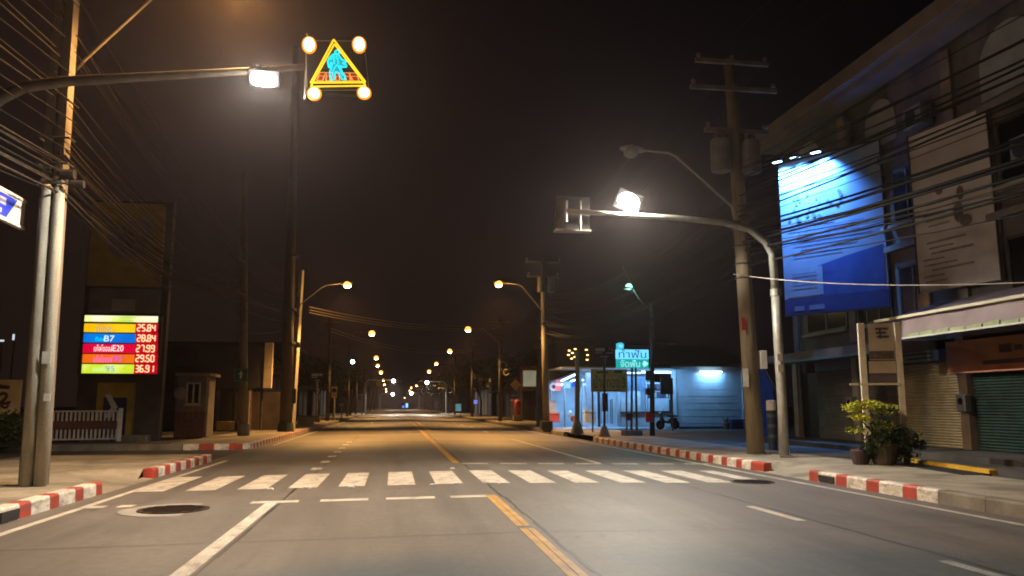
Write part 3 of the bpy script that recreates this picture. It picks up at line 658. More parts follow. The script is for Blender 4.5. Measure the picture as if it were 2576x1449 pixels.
# fuel price totem of the filling station
TY = 32.0
tb = at(290, 1108, TY)
t = thing('price_totem', 'tall filling station totem with a lit multicoloured fuel price board', 'price sign', (tb.x, TY, PV))
plate('pillar', (232, 500), (400, 1108), TY + .25, .35, mat('totem body', (.055, .048, .045), .55, .25, 2), t, .03)
plate('logo_panel', (233, 508), (402, 722), TY, .24, YELLOWP, t, .03)
plate('grey_band', (226, 724), (398, 788), TY + .02, .22, TOTG, t)
plate('pale_label', (282, 752), (338, 782), TY - .01, .03, mat('totem pale label', (.28, .26, .24), .5, .1, 3), t)
lg = at(318, 605, TY - .02); m = MB(); k = 28; PX = TY / 2000 * 1.005
for i in range(k):
    a, b = 2 * math.pi * i / k, 2 * math.pi * (i + 1) / k
    q = []
    for r_, an in ((22, a), (44, a), (44, b), (22, b)):
        ex = 1 + (.55 * max(0, math.cos(an - .75)) ** 6 if r_ > 30 else 0)
        q.append(lg + X3 * (r_ * ex * math.cos(an) * PX) + Z3 * (r_ * ex * math.sin(an) * PX))
    m.quad(*q[::-1])
m.build('round_emblem', mat('emblem lilac', (.17, .15, .20), .5, .15, 3), t)
MB().disc(lg, X3, Z3, 21 * PX, .01, 20).build('emblem_core', mat('emblem core', (.10, .06, .045), .5, .15, 3), t)
rows = [('header_strip', 793, 811, 396, (1.0, 1.0, .62), (.62, .80, .05), 1.15), ('price_row', 813.5, 836.5, 340, (1.0, .50, .0), (1.0, .68, .01), .95), ('price_row', 838.5, 862.5, 340, (.0, .16, .80), (.0, .24, .95), .85),
        ('price_row', 864.5, 888.5, 338, (.78, .0, .035), (.85, .0, .05), .9), ('price_row', 890.5, 913.5, 337, (1.0, .13, .005), (1.0, .19, .01), .9), ('price_row', 916, 939.5, 336, (.95, 1.0, .35), (.60, .80, .03), 1.05)]
words = [None, ('ดีเซล', (243, 818, 279, 834), (.30, .28, .35)), (('ดีเซล', 'B7'), ((240, 847, 262, 858), (263, 844, 287, 859)), ((0, .8, .95), (1, 1, 1))),
         (('แก๊สโซฮอล์', 'E20'), ((237, 867, 283, 884), (285, 868, 310, 884)), ((1, 1, 1), (1, 1, 1))), (('แก๊สโซฮอล์', '95'), ((236, 894, 282, 911), (286, 896, 307, 909)), ((.85, .16, .75), (.42, .10, .80))),
         (('เบนซิน', '95'), ((234, 922, 264, 935), (266, 920, 288, 935)), ((.35, .65, .45), (.05, .32, .60)))]
bd = plate('price_board', (205, 791), (398, 942), TY - .02, .26, DARKP, t)
PRICES = ['25.84', '28.84', '27.99', '29.50', '36.91']
LEDC = emis('price led', (1.0, .62, .34), 1.5)
SEG = {'0': 'abcdef', '1': 'bc', '2': 'abged', '3': 'abgcd', '4': 'fgbc', '5': 'afgcd', '6': 'afgedc', '7': 'abc', '8': 'abcdefg', '9': 'abcdfg'}
def seg_digit(m, ch, o, w, h, th):
    P = {'a': ((0, h), (w, h)), 'b': ((w, h), (w, h / 2)), 'c': ((w, h / 2), (w, 0)), 'd': ((0, 0), (w, 0)), 'e': ((0, h / 2), (0, 0)), 'f': ((0, h), (0, h / 2)), 'g': ((0, h / 2), (w, h / 2))}
    for s_ in SEG[ch]:
        (ax_, az), (bx, bz) = P[s_]; hz = az == bz
        p = [(ax_ + th * .4, az - th / 2), (bx - th * .4, az - th / 2), (bx - th * .1, az), (bx - th * .4, az + th / 2), (ax_ + th * .4, az + th / 2), (ax_ + th * .1, az)] if hz else \
            [(ax_ - th / 2, bz + th * .4), (ax_, bz + th * .1), (ax_ + th / 2, bz + th * .4), (ax_ + th / 2, az - th * .4), (ax_, az - th * .1), (ax_ - th / 2, az - th * .4)]
        m.prism(p, o, X3, Z3, .012)
for i, (nm, ya, yb, xr, c1, c2, st) in enumerate(rows):
    lx = 213.5 - (ya - 793) * .056
    rw = plate(nm, (lx, ya), (xr, yb), TY - .06, .04, emis('row glow %s' % 'abcdef'[i], c1, st, c2, .9), t)
    if i == 0:
        m = MB()
        for q in ((300, 798, 342, 800.5), (306, 806, 336, 808)): rect(m, q[:2], q[2:], TY - .064, .003)
        m.build('fine_print', emis('print teal', (.45, .75, .6), .7), rw)
    else:
        ws, rs, cs = words[i]
        if isinstance(ws, str): ws, rs, cs = (ws,), (rs,), (cs,)
        for w_, r_, c_ in zip(ws, rs, cs): letters('lettering', w_, r_[:2], r_[2:], TY - .062, emis('row text %s%d' % ('abcdef'[i], len(w_)), c_, 1.1), rw)
        pp = plate('price_display', (xr + 1.5, ya - 1), (396.5 - i * .3, yb + 1), TY - .055, .03, emis('display red', (.55, .0, .012), .8), t)
        m = MB(); x0 = xr + 5.5 - i * .2; h_ = 15.0 * PX; w_ = 6.5 * PX; x = x0; zz = at(x0, yb - 4.0, TY - .07)
        o = Vector((zz.x, TY - .07, zz.z))
        for ch in PRICES[i - 1]:
            if ch == '.': m.box(o + X3 * (.15 * w_) + Z3 * .02, (.05, .012, .05)); o = o + X3 * (w_ * .42)
            else: seg_digit(m, ch, o, w_, h_, .038); o = o + X3 * (w_ * 1.56)
        m.build('digits', LEDC, pp)
plate('arrow_panel', (246, 963), (327, 1106), TY, .24, YELLOWP, t)
plate('arrow_field', (261, 1000), (313, 1100), TY - .02, .015, SIGNNAVY, t)
cz = lambda x, y: (at(x, y, TY - .03).x, at(x, y, TY - .03).z)
MB().prism([cz(264, 992), cz(278, 992), cz(296, 1024), cz(278, 1052), cz(262, 1052), cz(280, 1024)], (0, TY - .03, 0), X3, Z3, .01).build('chevron', mat('chevron white', (.5, .5, .5), .5, .1, 4), t)
MB().box((tb.x, TY + .4, PV + .05), (2.4, 1.4, .3)).build('plinth', KGREY, t, False, .03)
for px in (418, 427): MB().tube([at(px, 700, 35), at(px - 2, 760, 35)], .012, 5).build('trim_tube', WHITE, t)

# white picket sliding gate beside the totem
g0, g1 = atz(96, 1114, PV), atz(291, 1110.5, PV); dv = (g1 - g0); L = dv.length; dv.normalize()
t = thing('picket_gate', 'long white picket gate with a dark middle board left of the price totem', 'gate', tuple(g0))
PICK = mat('picket white', (.42, .41, .42), .6, .2, 4)
n_ = int(L / .135)
m = MB(); 
for i in range(n_ + 1): p = g0 + dv * (i * L / n_); m.box(p + Z3 * .57, (.07, .03, .98), math.atan2(dv.y, dv.x))
m.build('pickets', PICK, t)
for z, h_, mm in ((1.09, .05, PICK), (.10, .05, PICK), (.60, .30, mat('maroon board', (.07, .02, .012), .6, .3, 3))):
    q = g0 + dv * L / 2; MB().box(q + Z3 * z - Vector((-dv.y, dv.x, 0)) * .03, (L, .035, h_), math.atan2(dv.y, dv.x)).build('rail' if h_ < .1 else 'middle_board', mm, t)
q = g1 + dv * .1; MB().box(q + Z3 * .6, (.12, .12, 1.2)).build('gate_post', WHITE, t)
for k in (.05, .5, .95): MB().tube([g0 + dv * L * k + Vector((0, -.04, .03)), g0 + dv * L * k + Vector((0, .04, .03))], .05, 10).build('wheel', DARKP, t)

# hedge and cream board on the far left
def leaf_cloud(m, c, r, n, size, mats, jitter=.25, flat=1.0):
    c = Vector(c)
    for _ in range(n):
        while True:
            v = Vector((random.uniform(-1, 1), random.uniform(-1, 1), random.uniform(-1, 1)))
            if .15 < v.length < 1: break
        v = v.normalized() * (v.length ** .45) * random.uniform(1 - jitter, 1.05)
        p = c + Vector((v.x * r[0], v.y * r[1], v.z * r[2])); s_ = size * random.uniform(.6, 1.4)
        a = Vector((random.gauss(0, 1), random.gauss(0, 1), random.gauss(0, .6))).normalized(); b = a.cross(Vector((random.gauss(0, 1), random.gauss(0, 1), random.gauss(0, 1)))).normalized()
        m.add([p - a * s_, p + b * s_ * .42, p + a * s_, p - b * s_ * .42], [(0, 1, 2, 3)], random.choice(mats))
LEAFD = mat('dark leaf', (.020, .040, .012), .6, .35, 3); LEAFM = mat('mid leaf', (.045, .075, .018), .6, .3, 3); LEAFY = mat('yellow green leaf', (.38, .38, .02), .55, .25, 5)
HY = 27.5; a, b = at(-60, 1128, HY), at(62, 1036, HY)
t = thing('hedge', 'clipped dark green hedge below the cream board at the left edge', 'hedge', (a.x, HY, PV))
m = MB()
for i in range(9):
    leaf_cloud(m, (a.x + (b.x - a.x) * (i + .5) / 9, HY + .3, PV + .55), ((b.x - a.x) / 12, .35, .62), 260, .07, [LEAFD, LEAFD, LEAFM])
m.build('foliage', None, t)
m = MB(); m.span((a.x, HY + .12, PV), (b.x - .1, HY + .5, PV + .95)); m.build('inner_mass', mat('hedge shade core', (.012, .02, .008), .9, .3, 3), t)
BY = 28.3
t = thing('cream_board', 'cream board with brown cup-like drawing behind the hedge on the left', 'sign', tuple(at(10, 1040, BY)))
plate('panel', (-40, 955), (46, 1050), BY, .08, CREAM, t)
m = MB(); P2 = lambda x, y: at(x, y, BY - .015)
m.tube([P2(0, 993), P2(8, 988), P2(16, 991), P2(17, 999), P2(10, 1006), P2(2, 1012)], .05, 6); m.tube([P2(-6, 1010), P2(12, 1015), P2(26, 1011)], .045, 6); m.tube([P2(2, 1018), P2(9, 1025), P2(17, 1025), P2(22, 1017)], .04, 6)
m.tube([P2(-20, 975), P2(0, 972), P2(24, 974)], .06, 6)
m.build('drawing', BROWN, t)
for px in (-25, 40): MB().tube([atz(px, 1125, PV) * 0 + Vector((at(px, 1040, BY + .12).x, BY + .12, PV)), at(px, 960, BY + .12)], .04, 6).build('post', DSTEEL, t)

# guard booth
GY = 34.5
b0 = at(436, 1104, GY); b1 = at(525, 946, GY); bw = b1.x - b0.x
t = thing('guard_booth', 'small tan guard booth with a sliding window and round seal', 'booth', ((b0.x + b1.x) / 2, GY + .8, PV))
m = MB()
wl, wr, wt, wb = at(470, 963, GY).x, at(506, 963, GY).x, at(470, 962, GY).z, at(470, 1018, GY).z
for q in ((b0.x, PV, wl, b1.z), (wr, PV, b1.x - .08, b1.z), (wl, PV, wr, wb), (wl, wt, wr, b1.z)): m.span((q[0], GY, q[1]), (q[2], GY + .1, q[3]))
m.span((b0.x, GY + .1, PV), (b0.x + .1, GY + 1.7, b1.z)); m.span((b1.x - .18, GY + .1, PV), (b1.x - .08, GY + 1.7, b1.z)); m.span((b0.x + .1, GY + 1.6, PV), (b1.x - .18, GY + 1.7, b1.z))
m.build('wall', TAN, t)
MB().span((b0.x - .05, GY - .12, b1.z + .002), (b1.x + .1, GY + 1.8, b1.z + .12)).build('roof', mat('booth roof', (.26, .21, .14), .7, .15, 2), t)
f = MB()
for q in ((wl, wb, wl + .06, wt), (wr - .06, wb, wr, wt), (wl, wt - .06, wr, wt), (wl, wb, wr, wb + .06), ((wl + wr) / 2 - .03, wb, (wl + wr) / 2 + .03, wt)): f.span((q[0], GY - .02, q[1]), (q[2], GY + .04, q[3]))
w_ = f.build('window', WINFR, t); MB().span((wl, GY + .045, wb), (wr, GY + .055, wt)).build('pane', GLASSD, w_); MB().span((wl - .05, GY - .1, wb - .05), (wr + .05, GY - .003, wb)).build('sill', mat('sill yellow', (.5, .4, .08), .5, .1, 4), w_)
MB().disc(at(454, 990, GY - .02), X3, Z3, .25, .02, 24).build('seal', mat('seal grey', (.27, .23, .22), .6, .2, 9), t)
MB().span((b0.x - .002, GY - .003, PV), (b1.x - .06, GY - .0005, PV + 1.05)).build('brick_skirting', mat('brick dado', (.10, .05, .038), .85, .35, 9), t)
# dark panel fence, billboard hoarding and painted barrier behind
FY = 43.5
t = thing('hoarding', 'big dark hoarding board on posts with a pale lit end beside the tall mast', 'hoarding', tuple(at(600, 1085, FY)))
a, b = at(500, 868, FY), at(668, 976, FY)
MB().span((a.x, FY, b.z), (b.x, FY + .3, a.z)).build('panel', mat('hoarding skin', (.045, .040, .045), .6, .3, .8), t)
e0, e1 = at(667, 862, FY), at(682, 976, FY); MB().span((e0.x + .003, FY - .03, e1.z), (e1.x, FY + .33, e0.z)).build('end_cap', mat('pale end cap', (.55, .44, .30), .7, .12, 3), t)
for px in (520, 590, 660): MB().tube([Vector((at(px, 900, FY).x, FY + .4, PV)), Vector((at(px, 900, FY).x, FY + .4, b.z + 1))], .07, 8).build('post', DSTEEL, t)
t = thing('boundary_wall', 'dark boundary wall under the hoarding across the side street', 'wall', tuple(at(590, 1085, FY + 1)))
a, b = at(470, 985, FY + 1), at(712, 1078, FY + 1)
MB().span((a.x - 3, FY + 1, PV - .2), (b.x, FY + 1.2, a.z)).build('wall_body', mat('stained wall', (.05, .036, .028), .85, .35, 1.2), t)
for px in (545, 625): MB().span((at(px, 985, FY + .95).x, FY + .93, PV - .2), (at(px + 9, 985, FY + .95).x, FY + 1.0, at(px, 980, FY + .95).z)).build('pilaster', TAN, t)
t = thing('road_barrier', 'low yellow painted concrete barrier with a dark stripe at the wall foot', 'barrier', tuple(at(572, 1082, 42.5)))
for q, mm, nm in (((545, 1061, 590, 1082), mat('barrier yellow', (.50, .34, .09), .7, .15, 3), 'block'), ((590.3, 1060, 597, 1083), SIGNNAVY, 'stripe'), ((597.3, 1060, 604, 1080), MATS['barrier yellow'], 'block')):
    plate(nm, q[:2], q[2:], 42.5, .5, mm, t)
t = thing('marker_post', 'thin pale reflective marker post beside the dim round pole', 'post', tuple(at(627, 1082, 42)))
MB().span((at(624, 1000, 42).x, 42, PV), (at(628, 1000, 42).x, 42.08, at(624, 983, 42).z)).build('shaft', mat('pale marker', (.55, .42, .30), .6, .1, 4), t); MB().span((at(623, 1000, 42).x, 41.97, PV), (at(629, 1000, 42).x, 42.11, PV + .12)).build('foot', KGREY, t)
# small signs along the left
def post_sign(name, label, px, base_y, parts, Y=None, post_top=None, r=.04, cat='sign'):
    b_ = atz(px, base_y, PV); Y = Y or b_.y; x = at(px, base_y, Y).x
    t = thing(name, label, cat, (x, Y, PV))
    top = at(px, post_top if post_top else min(p[1][1] for p in parts), Y)
    MB().tube([(x, Y + r + .06, PV - .1), (top.x, Y + r + .06, top.z)], r, 8).build('post', GALV, t)
    for nm, q, mm in parts: plate(nm, q[:2], q[2:], Y, .03, mm, t)
    return t, Y
LITP = mat('retroreflective white', (.62, .62, .66), .5, .12, 9)
t, Y = post_sign('street_name_sign', 'distant navy street name sign with white lettering on the left pavement', 797, 1062, [('panel', (782, 938, 812, 954), SIGNNAVY), ('panel', (788, 955, 807, 959), SIGNNAVY)], r=.07)
m = MB(); rect(m, (784, 940), (801, 946), Y - .012, .008); rect(m, (803, 940), (811, 946), Y - .012, .008); rect(m, (784, 948), (798, 950.5), Y - .012, .008); rect(m, (790, 956), (805, 957.5), Y - .012, .008); m.build('lettering', LITP, t)
MB().tube([(t.location.x, Y + .1, PV), (t.location.x, Y + .1, PV + .5)], .25, 10).build('footing', KGREY, t)
t, Y = post_sign('no_parking_sign', 'upright cream sign with a dark round symbol on the left roadside', 841, 1052, [('panel', (834, 973, 847, 1001), mat('sign cream', (.50, .36, .22), .6, .1, 4))], Y=70, r=.05)
MB().disc(at(840.5, 982, Y - .01), X3, Z3, .2, .01, 20).build('symbol', INK, t)
m = MB(); rect(m, (836, 993), (845, 994), Y - .01, .006); m.build('lettering', BROWN, t)
t, Y = post_sign('blue_sign', 'small violet blue sign with a cream plate beneath on the left roadside', 859, 1048, [('panel', (854, 1004, 867, 1013), mat('sign violet', (.08, .07, .2), .5, .2, 4)), ('plate', (852, 1016, 864, 1021), mat('plate cream', (.36, .30, .19), .5, .1, 4))], Y=78, r=.05)
t, Y = post_sign('street_name_sign', 'faint pale green street name sign far along the left', 911, 1042, [('panel', (904, 991, 919, 995.5), mat('sign pale green', (.2, .26, .22), .5, .1, 4))], Y=105, r=.05)
t, Y = post_sign('warning_sign', 'small round yellow sign hanging beside the far left trees', 953, 1040, [('backing', (950, 962, 956, 968), DARKP)], Y=135, post_top=955, r=.05)
MB().disc(at(953, 965, Y - .02), X3, Z3, .42, .03, 16).build('face', mat('warning yellow', (.55, .45, .03), .5, .1, 4), t)
t = thing('garden_wall', 'low pale garden wall on the left beyond the lit pole', 'wall', tuple(at(760, 1050, 60)))
a, b = at(748, 1046, 58), at(790, 1058, 58); MB().span((a.x, 58, PV - .1), (b.x, 58.25, PV + .55)).build('wall_body', PALEW, t); MB().span((a.x - .02, 57.97, PV + .552), (b.x + .02, 58.28, PV + .62)).build('coping', KGREY, t)
# ------------------------------------------------------------------ dark buildings along both sides
DWF = mat('dull window frame', (.10, .09, .075), .6, .2, 3)
def shophouse(label, x0, x1, y0, y1, h, storeys, material, side, roofh=.4, group=None):
    """row house facing the road on side -1 (left) or 1 (right)"""
    xf = x1 if side < 0 else x0
    t = thing('shophouse', label, 'building', ((x0 + x1) / 2, (y0 + y1) / 2, PV), group)
    MB().span((x0, y0, PV - .2), (x1, y1, h)).build('wall', material, t)
    MB().span((x0 - .4, y0 - .3, h + .002), (x1 + .4, y1 + .3, h + roofh)).build('roof', ROOFD, t)
    n_ = max(1, int((y1 - y0) / 4)); sh = (h - .2) / storeys
    for i in range(n_):
        yc = y0 + (y1 - y0) * (i + .5) / n_
        for k in range(storeys):
            z0 = PV + k * sh + (.05 if k == 0 else .9); z1 = PV + (k + 1) * sh - .5; hw = 1.5 if k == 0 else .8
            f = MB().span((xf - .03, yc - hw, z0), (xf + .03, yc + hw, z1)).build('shutter' if k == 0 else 'window', mat('dull shutter', (.02, .018, .016), .6, .3, 2) if k == 0 else DWF, t)
            if k: 
                g = MB(); g.span((xf - .045, yc - hw + .08, z0 + .08), (xf + .045, yc - .03, z1 - .08)); g.span((xf - .045, yc + .03, z0 + .08), (xf + .045, yc + hw - .08, z1 - .08)); g.build('pane', GLASSD, f)
    MB().span((xf - (1.4 if side > 0 else 0), y0 + .2, PV + sh - .25), (xf + (1.4 if side < 0 else 0), y1 - .2, PV + sh - .15)).build('awning', ROOFD, t)
    for yc in (y0 - .001, ):
        f = MB().span(((x0 + x1) / 2 - .7, yc - .03, PV + sh * .5), ((x0 + x1) / 2 + .7, yc + .03, PV + sh * .5 + 1.2)).build('window', DWF, t)
        MB().span(((x0 + x1) / 2 - .6, yc - .045, PV + sh * .5 + .1), ((x0 + x1) / 2 + .6, yc + .045, PV + sh * .5 + 1.1)).build('pane', GLASSD, f)
    return t
DW = [mat('dim wall brown', (.035, .027, .022), .85, .3, .8), mat('dim wall grey', (.036, .033, .032), .85, .3, .8), mat('dim wall ochre', (.042, .033, .022), .85, .3, .8)]
shophouse('low dark brown house beyond the tall mast on the left', -20, -9.6, 60, 72, 4.2, 1, DW[0], -1)
shophouse('dark grey two storey house behind the left no parking sign', -22, -9.8, 76, 94, 6.8, 2, DW[1], -1)
shophouse('ochre low house farther along the left trees', -21, -9.5, 97, 116, 4.6, 1, DW[2], -1)
shophouse('far grey row house on the left past the trees', -22, -10, 150, 190, 7, 2, DW[1], -1)
shophouse('farthest brown row house on the left', -22, -10, 195, 260, 7, 2, DW[0], -1)
shophouse('dark low house with closed front left of the lit shop', 12.6, 24, 72, 84, 4.3, 1, DW[0], 1)
shophouse('grey two storey house beyond the red pillar on the right', 13.2, 25, 87, 104, 6.6, 2, DW[1], 1)
shophouse('ochre row house with a bright cyan shopfront on the right', 13.0, 25, 107, 130, 5.2, 1, DW[2], 1)
shophouse('far grey row house on the right past the pale far mast', 13.5, 26, 150, 200, 7, 2, DW[1], 1)
shophouse('farthest brown row house on the right', 13.5, 26, 205, 270, 7, 2, DW[0], 1)
# distant house closing the view with a blue shop sign
t = thing('roadside_shop', 'tiny far shop with blue glowing signs where the road vanishes', 'shop', tuple(at(1020, 1030, 380)))
a, b = at(1010, 1016, 380), at(1042, 1032, 380); MB().span((a.x, 380, PV - .2), (b.x, 386, a.z + .5)).build('wall', DW[1], t)
plate('sign_panel', (1012, 1020.5), (1017, 1026), 379.8, .1, emis('far blue sign', (.10, .18, 1.0), 1.6), t); plate('sign_panel', (1021, 1015), (1026, 1025), 379.8, .1, emis('far cyan sign', (.20, .55, 1.0), 2.2), t)
# ------------------------------------------------------------------ trees
def make_tree(label, x, y, h, r, leaf, mats, n=900, tr=.16, group='trees along the street'):
    t = thing('street_tree', label, 'tree', (x, y, PV), group)
    m = MB(); tp = Vector((x + random.uniform(-.3, .3), y, h * .55)); m.tube([(x, y, PV - .1), (x + .05, y, h * .3), tp], [tr, tr * .75, tr * .5], 8)
    cl = []
    for i in range(6):
        an = i * 1.05 + random.random(); e = tp + Vector((math.cos(an) * r * .6, math.sin(an) * r * .6, random.uniform(.1, .38) * h)); m.tube([tp - Z3 * .15 * h * random.random(), tp.lerp(e, .5) + Z3 * .2, e], [tr * .4, tr * .28, tr * .1], 6); cl.append(e)
    cl.append(tp + Z3 * h * .38)
    m.build('trunk', mat('bark', (.07, .055, .04), .9, .3, 4), t, True)
    m = MB()
    for e in cl: leaf_cloud(m, e, (r * random.uniform(.38, .6), r * random.uniform(.38, .6), h * random.uniform(.12, .2)), n // 7, leaf, mats)
    m.build('crown', None, t)
    return t
random.seed(11)
make_tree('slim tree with sparse lit leaves left of the far left mast', -5.9, 112, 6.6, 1.6, .16, [LEAFM, LEAFD, LEAFY], 800)
make_tree('dark bushy tree behind the left roadside signs', -11, 118, 7.2, 3.4, .22, [LEAFD, LEAFD, LEAFM], 1300)
make_tree('rounded dark tree near the low house on the left', -8.6, 95, 5.2, 2.3, .18, [LEAFD, LEAFD, LEAFM], 1000)
make_tree('far small dark tree left of the vanishing road', -8, 170, 7, 3, .28, [LEAFD, LEAFM], 700)
make_tree('broad dark tree behind the pale far mast on the right', 11.4, 146, 8.2, 4.2, .28, [LEAFD, LEAFM], 1500)
make_tree('tall dark tree right of the pale far mast', 15.5, 133, 8.6, 4.0, .26, [LEAFD, LEAFM], 1400)
make_tree('dark round tree beside the cyan shopfront', 11.6, 108, 6.4, 2.6, .2, [LEAFD, LEAFD, LEAFM], 1100)
make_tree('leafy dark tree over the grey house on the right', 12.4, 92, 6.8, 2.8, .2, [LEAFD, LEAFD, LEAFM], 1100)
make_tree('wide dark tree over the low brown house on the left', -9.4, 76, 6.0, 3.0, .2, [LEAFD], 1300)
make_tree('dark leaning tree by the ochre house on the left', -8.2, 104, 6.6, 2.8, .2, [LEAFD, LEAFD, LEAFM], 1200)
make_tree('bushy dark tree just beyond the red pillar', 13.2, 80, 6.4, 3.0, .2, [LEAFD], 1300)
make_tree('dark tree leaning over the cyan shopfront awning', 11.9, 122, 7.6, 3.4, .24, [LEAFD, LEAFM], 1300)
make_tree('far dark tree right of the vanishing road', 11, 190, 8, 3.6, .3, [LEAFD, LEAFM], 800)
make_tree('farthest low dark tree at the end of the right row', 10.5, 250, 8, 4, .36, [LEAFD, LEAFM], 700)

# ================================================================== RIGHT MIDDLE: lit shop and roadside signs
SH = 44.0
BLUEW = mat('shop blue white', (.45, .51, .58), .6, .12, 1.5); SHELF = mat('shop counter', (.5, .53, .56), .5, .15, 3)
o = at(1600, 1078, SH)
t = thing('roadside_shop', 'open fronted shop lit cold blue with a white side wall and lamp tube', 'shop', (o.x, SH, PV))
wl, wr = at(1700, 1078, SH).x, at(1873, 1078, SH).x; wt = at(1780, 922, SH).z
m = MB(); n_ = 18
for i in range(n_): m.span((wl, SH + (.0 if i % 2 else .012), PV + .12 + (wt - PV - .12) * i / n_), (wr, SH + .2, PV + .12 + (wt - PV - .12) * (i + 1) / n_ - .012))
m.span((wl, SH + .05, PV), (wr, SH + .2, wt)); m.build('board_wall', BLUEW, t)
MB().span((wl - .1, SH - .06, PV - .05), (wr, SH - .004, PV + .12)).build('plinth', DARKP, t)
for px in (1690, 1866): x = at(px, 1000, SH).x; MB().span((x, SH - .14, PV), (x + .22, SH - .01, wt)).build('corner_post', BLUEW, t)
rx0, rx1 = at(1640, 870, SH).x, at(1890, 870, SH).x
m = MB(); zt0 = at(1700, 862, SH).z
m.add([(rx0, SH - 1.0, wt + .12), (rx1, SH - 1.0, wt + .12), (rx1, SH + 6, zt0 + .3), (rx0, SH + 6, zt0 + .3), (rx0, SH - 1.0, wt + .04), (rx1, SH - 1.0, wt + .04), (rx1, SH + 6, zt0 + .2), (rx0, SH + 6, zt0 + .2)], [(0, 1, 2, 3), (7, 6, 5, 4), (0, 4, 5, 1), (3, 2, 6, 7), (0, 3, 7, 4), (1, 5, 6, 2)])
m.build('roof', ROOFD, t)
a, b = at(1757, 936, SH), at(1812, 936, SH)
tb_ = MB().tube([(a.x, SH - .22, a.z), (b.x, SH - .22, b.z)], .035, 8).build('tube_lamp', emis('tube cold', (.62, .88, 1.0), 11), t)
lamp('AREA', ((a.x + b.x) / 2, SH - .34, a.z - .03), 40, COOL, tb_, (0, .55, -.83), size=(1.2, .08))
# front part: counters, windows and open bay
fl, fr = at(1470, 1078, SH).x, wl - .02; fz = at(1600, 935, SH).z
MB().span((fl - 1.2, SH - .6, PV - .04), (fr, SH + 4, PV + .03)).build('floor', mat('shop floor', (.4, .42, .45), .4, .2, 2), t)
MB().span((fl - 1.4, SH + 4, PV), (fr, SH + 4.15, fz + .3)).build('back_wall', BLUEW, t)
MB().span((fl - 1.5, SH - 1.2, fz + .12), (fr + .0, SH + 4.2, fz + .2)).build('ceiling', mat('shop ceiling', (.4, .45, .5), .7, .1, 2), t)
cl, cr = at(1562, 1078, SH).x, at(1692, 1078, SH).x
for q, nm, mm in (((1562, 1002, 1612, 1037), 'counter_top', SHELF), ((1612, 965, 1692, 1000), 'display_case', None), ((1562, 1040, 1692, 1074), 'counter_front', BLUEW)):
    if mm: plate(nm, q[:2], q[2:], SH - .1 - (.12 if 'front' in nm else 0), .5, mm, t)
plate('display_window', (1576, 947), (1624, 983), SH - .06, .1, mat('shop window grey', (.10, .14, .20), .3, .3, 6), t); plate('wall_panel', (1624.5, 944), (1627.5, 1036), SH - .1, .12, BLUEW, t); plate('hatch', (1684, 1005), (1693, 1038), SH - .12, .1, DARKP, t)
plate('counter_edge', (1562, 1035.5), (1692, 1039.5), SH - .3, .6, DARKP, t)
plate('window_board', (1583, 985), (1611, 1001.5), SH - .05, .1, BLUEW, t)
cs = plate('display_case', (1628, 964), (1684, 1034), SH + .3, .5, mat('case glass', (.08, .11, .15), .15, .2, 3), t)
for q in ((1626, 962, 1686, 966), (1626, 984, 1686, 986), (1626, 1002, 1686, 1034), (1626, 966, 1629, 1034), (1683, 966, 1686, 1034)): plate('case_frame', q[:2], q[2:], SH + .24, .05, BLUEW, cs)
GOODS = [REDP, mat('goods yellow', (.5, .4, .08), .5, .2, 4), mat('goods green', (.1, .35, .2), .5, .2, 4), WHITE, mat('goods blue', (.05, .15, .5), .5, .2, 4)]
random.seed(5)
m = MB()
for k in range(22):
    px = 1631 + random.random() * 48; py = random.choice((982, 1000)); rect(m, (px, py - random.uniform(5, 13)), (px + random.uniform(3, 7), py), SH + .27, .02, random.choice(GOODS))
m.build('goods', None, cs)
for q in ((1615, 933, 1690, 945), (1574, 936, 1611, 944)): 
    tt = plate('tube_lamp', q[:2], (q[2], (q[1] + q[3]) / 2), SH + .1, .12, emis('tube blue white', (.50, .78, 1.0), 3.0), t)
m = MB(); random.seed(9)
for k in range(13):
    px = 1512 + k * 3.9; rect(m, (px, 1000 + random.uniform(-6, 8)), (px + random.uniform(1.5, 3.2), 1066), SH + .4 + random.random() * .4, .05, random.choice([DARKP, DARKP, WHITE, BLUEW, BROWN]))
m.build('hanging_stock', None, t)
plate('door_jamb', (1553, 985), (1562, 1072), SH - .15, .2, BLUEW, t); plate('partition', (1504, 985), (1511, 1074), SH - .2, .15, DARKP, t)
plate('tall_fridge', (1473, 938), (1500, 1068), SH + 1.2, .7, mat('fridge white blue', (.45, .52, .6), .4, .15, 3), t)
lamp('AREA', ((fl + fr) / 2, SH + 1.2, fz + .05), 200, COOL, t, (0, 0, -1), size=(4.5, 2.2)); lamp('AREA', ((fl + fr) / 2 + .5, SH - 1.0, fz + .05), 230, COOL, t, (0, .8, -1), size=(4.0, .5))
# awning bay left of it (a stall under a sloping canopy)
AY = 46.0
o = at(1430, 1065, AY)
t = thing('food_stall', 'open stall under a sloping canopy with bright tubes left of the shop', 'stall', (o.x, AY, PV))
p = [at(1372, 966, AY - .6), at(1478, 928, AY - .6), at(1478, 922, AY + 3), at(1372, 958, AY + 3)]
m = MB(); m.add(p + [q + Z3 * .06 for q in p], [(0, 3, 2, 1), (4, 5, 6, 7), (0, 1, 5, 4), (1, 2, 6, 5), (2, 3, 7, 6), (3, 0, 4, 7)]); m.build('canopy', mat('canopy sheet', (.18, .20, .22), .5, .2, 2), t)
for q in (((1398, 965), (1447, 942)), ((1412, 968), (1452, 954)), ((1465, 956), (1490, 957))): MB().tube([at(*q[0], AY - .2), at(*q[1], AY - .2)], .035, 8).build('tube_lamp', MATS['tube cold'], t)
lamp('AREA', at(1440, 966, AY + .3), 100, COOL, t, (0, -.1, -1), size=(2.0, .5))
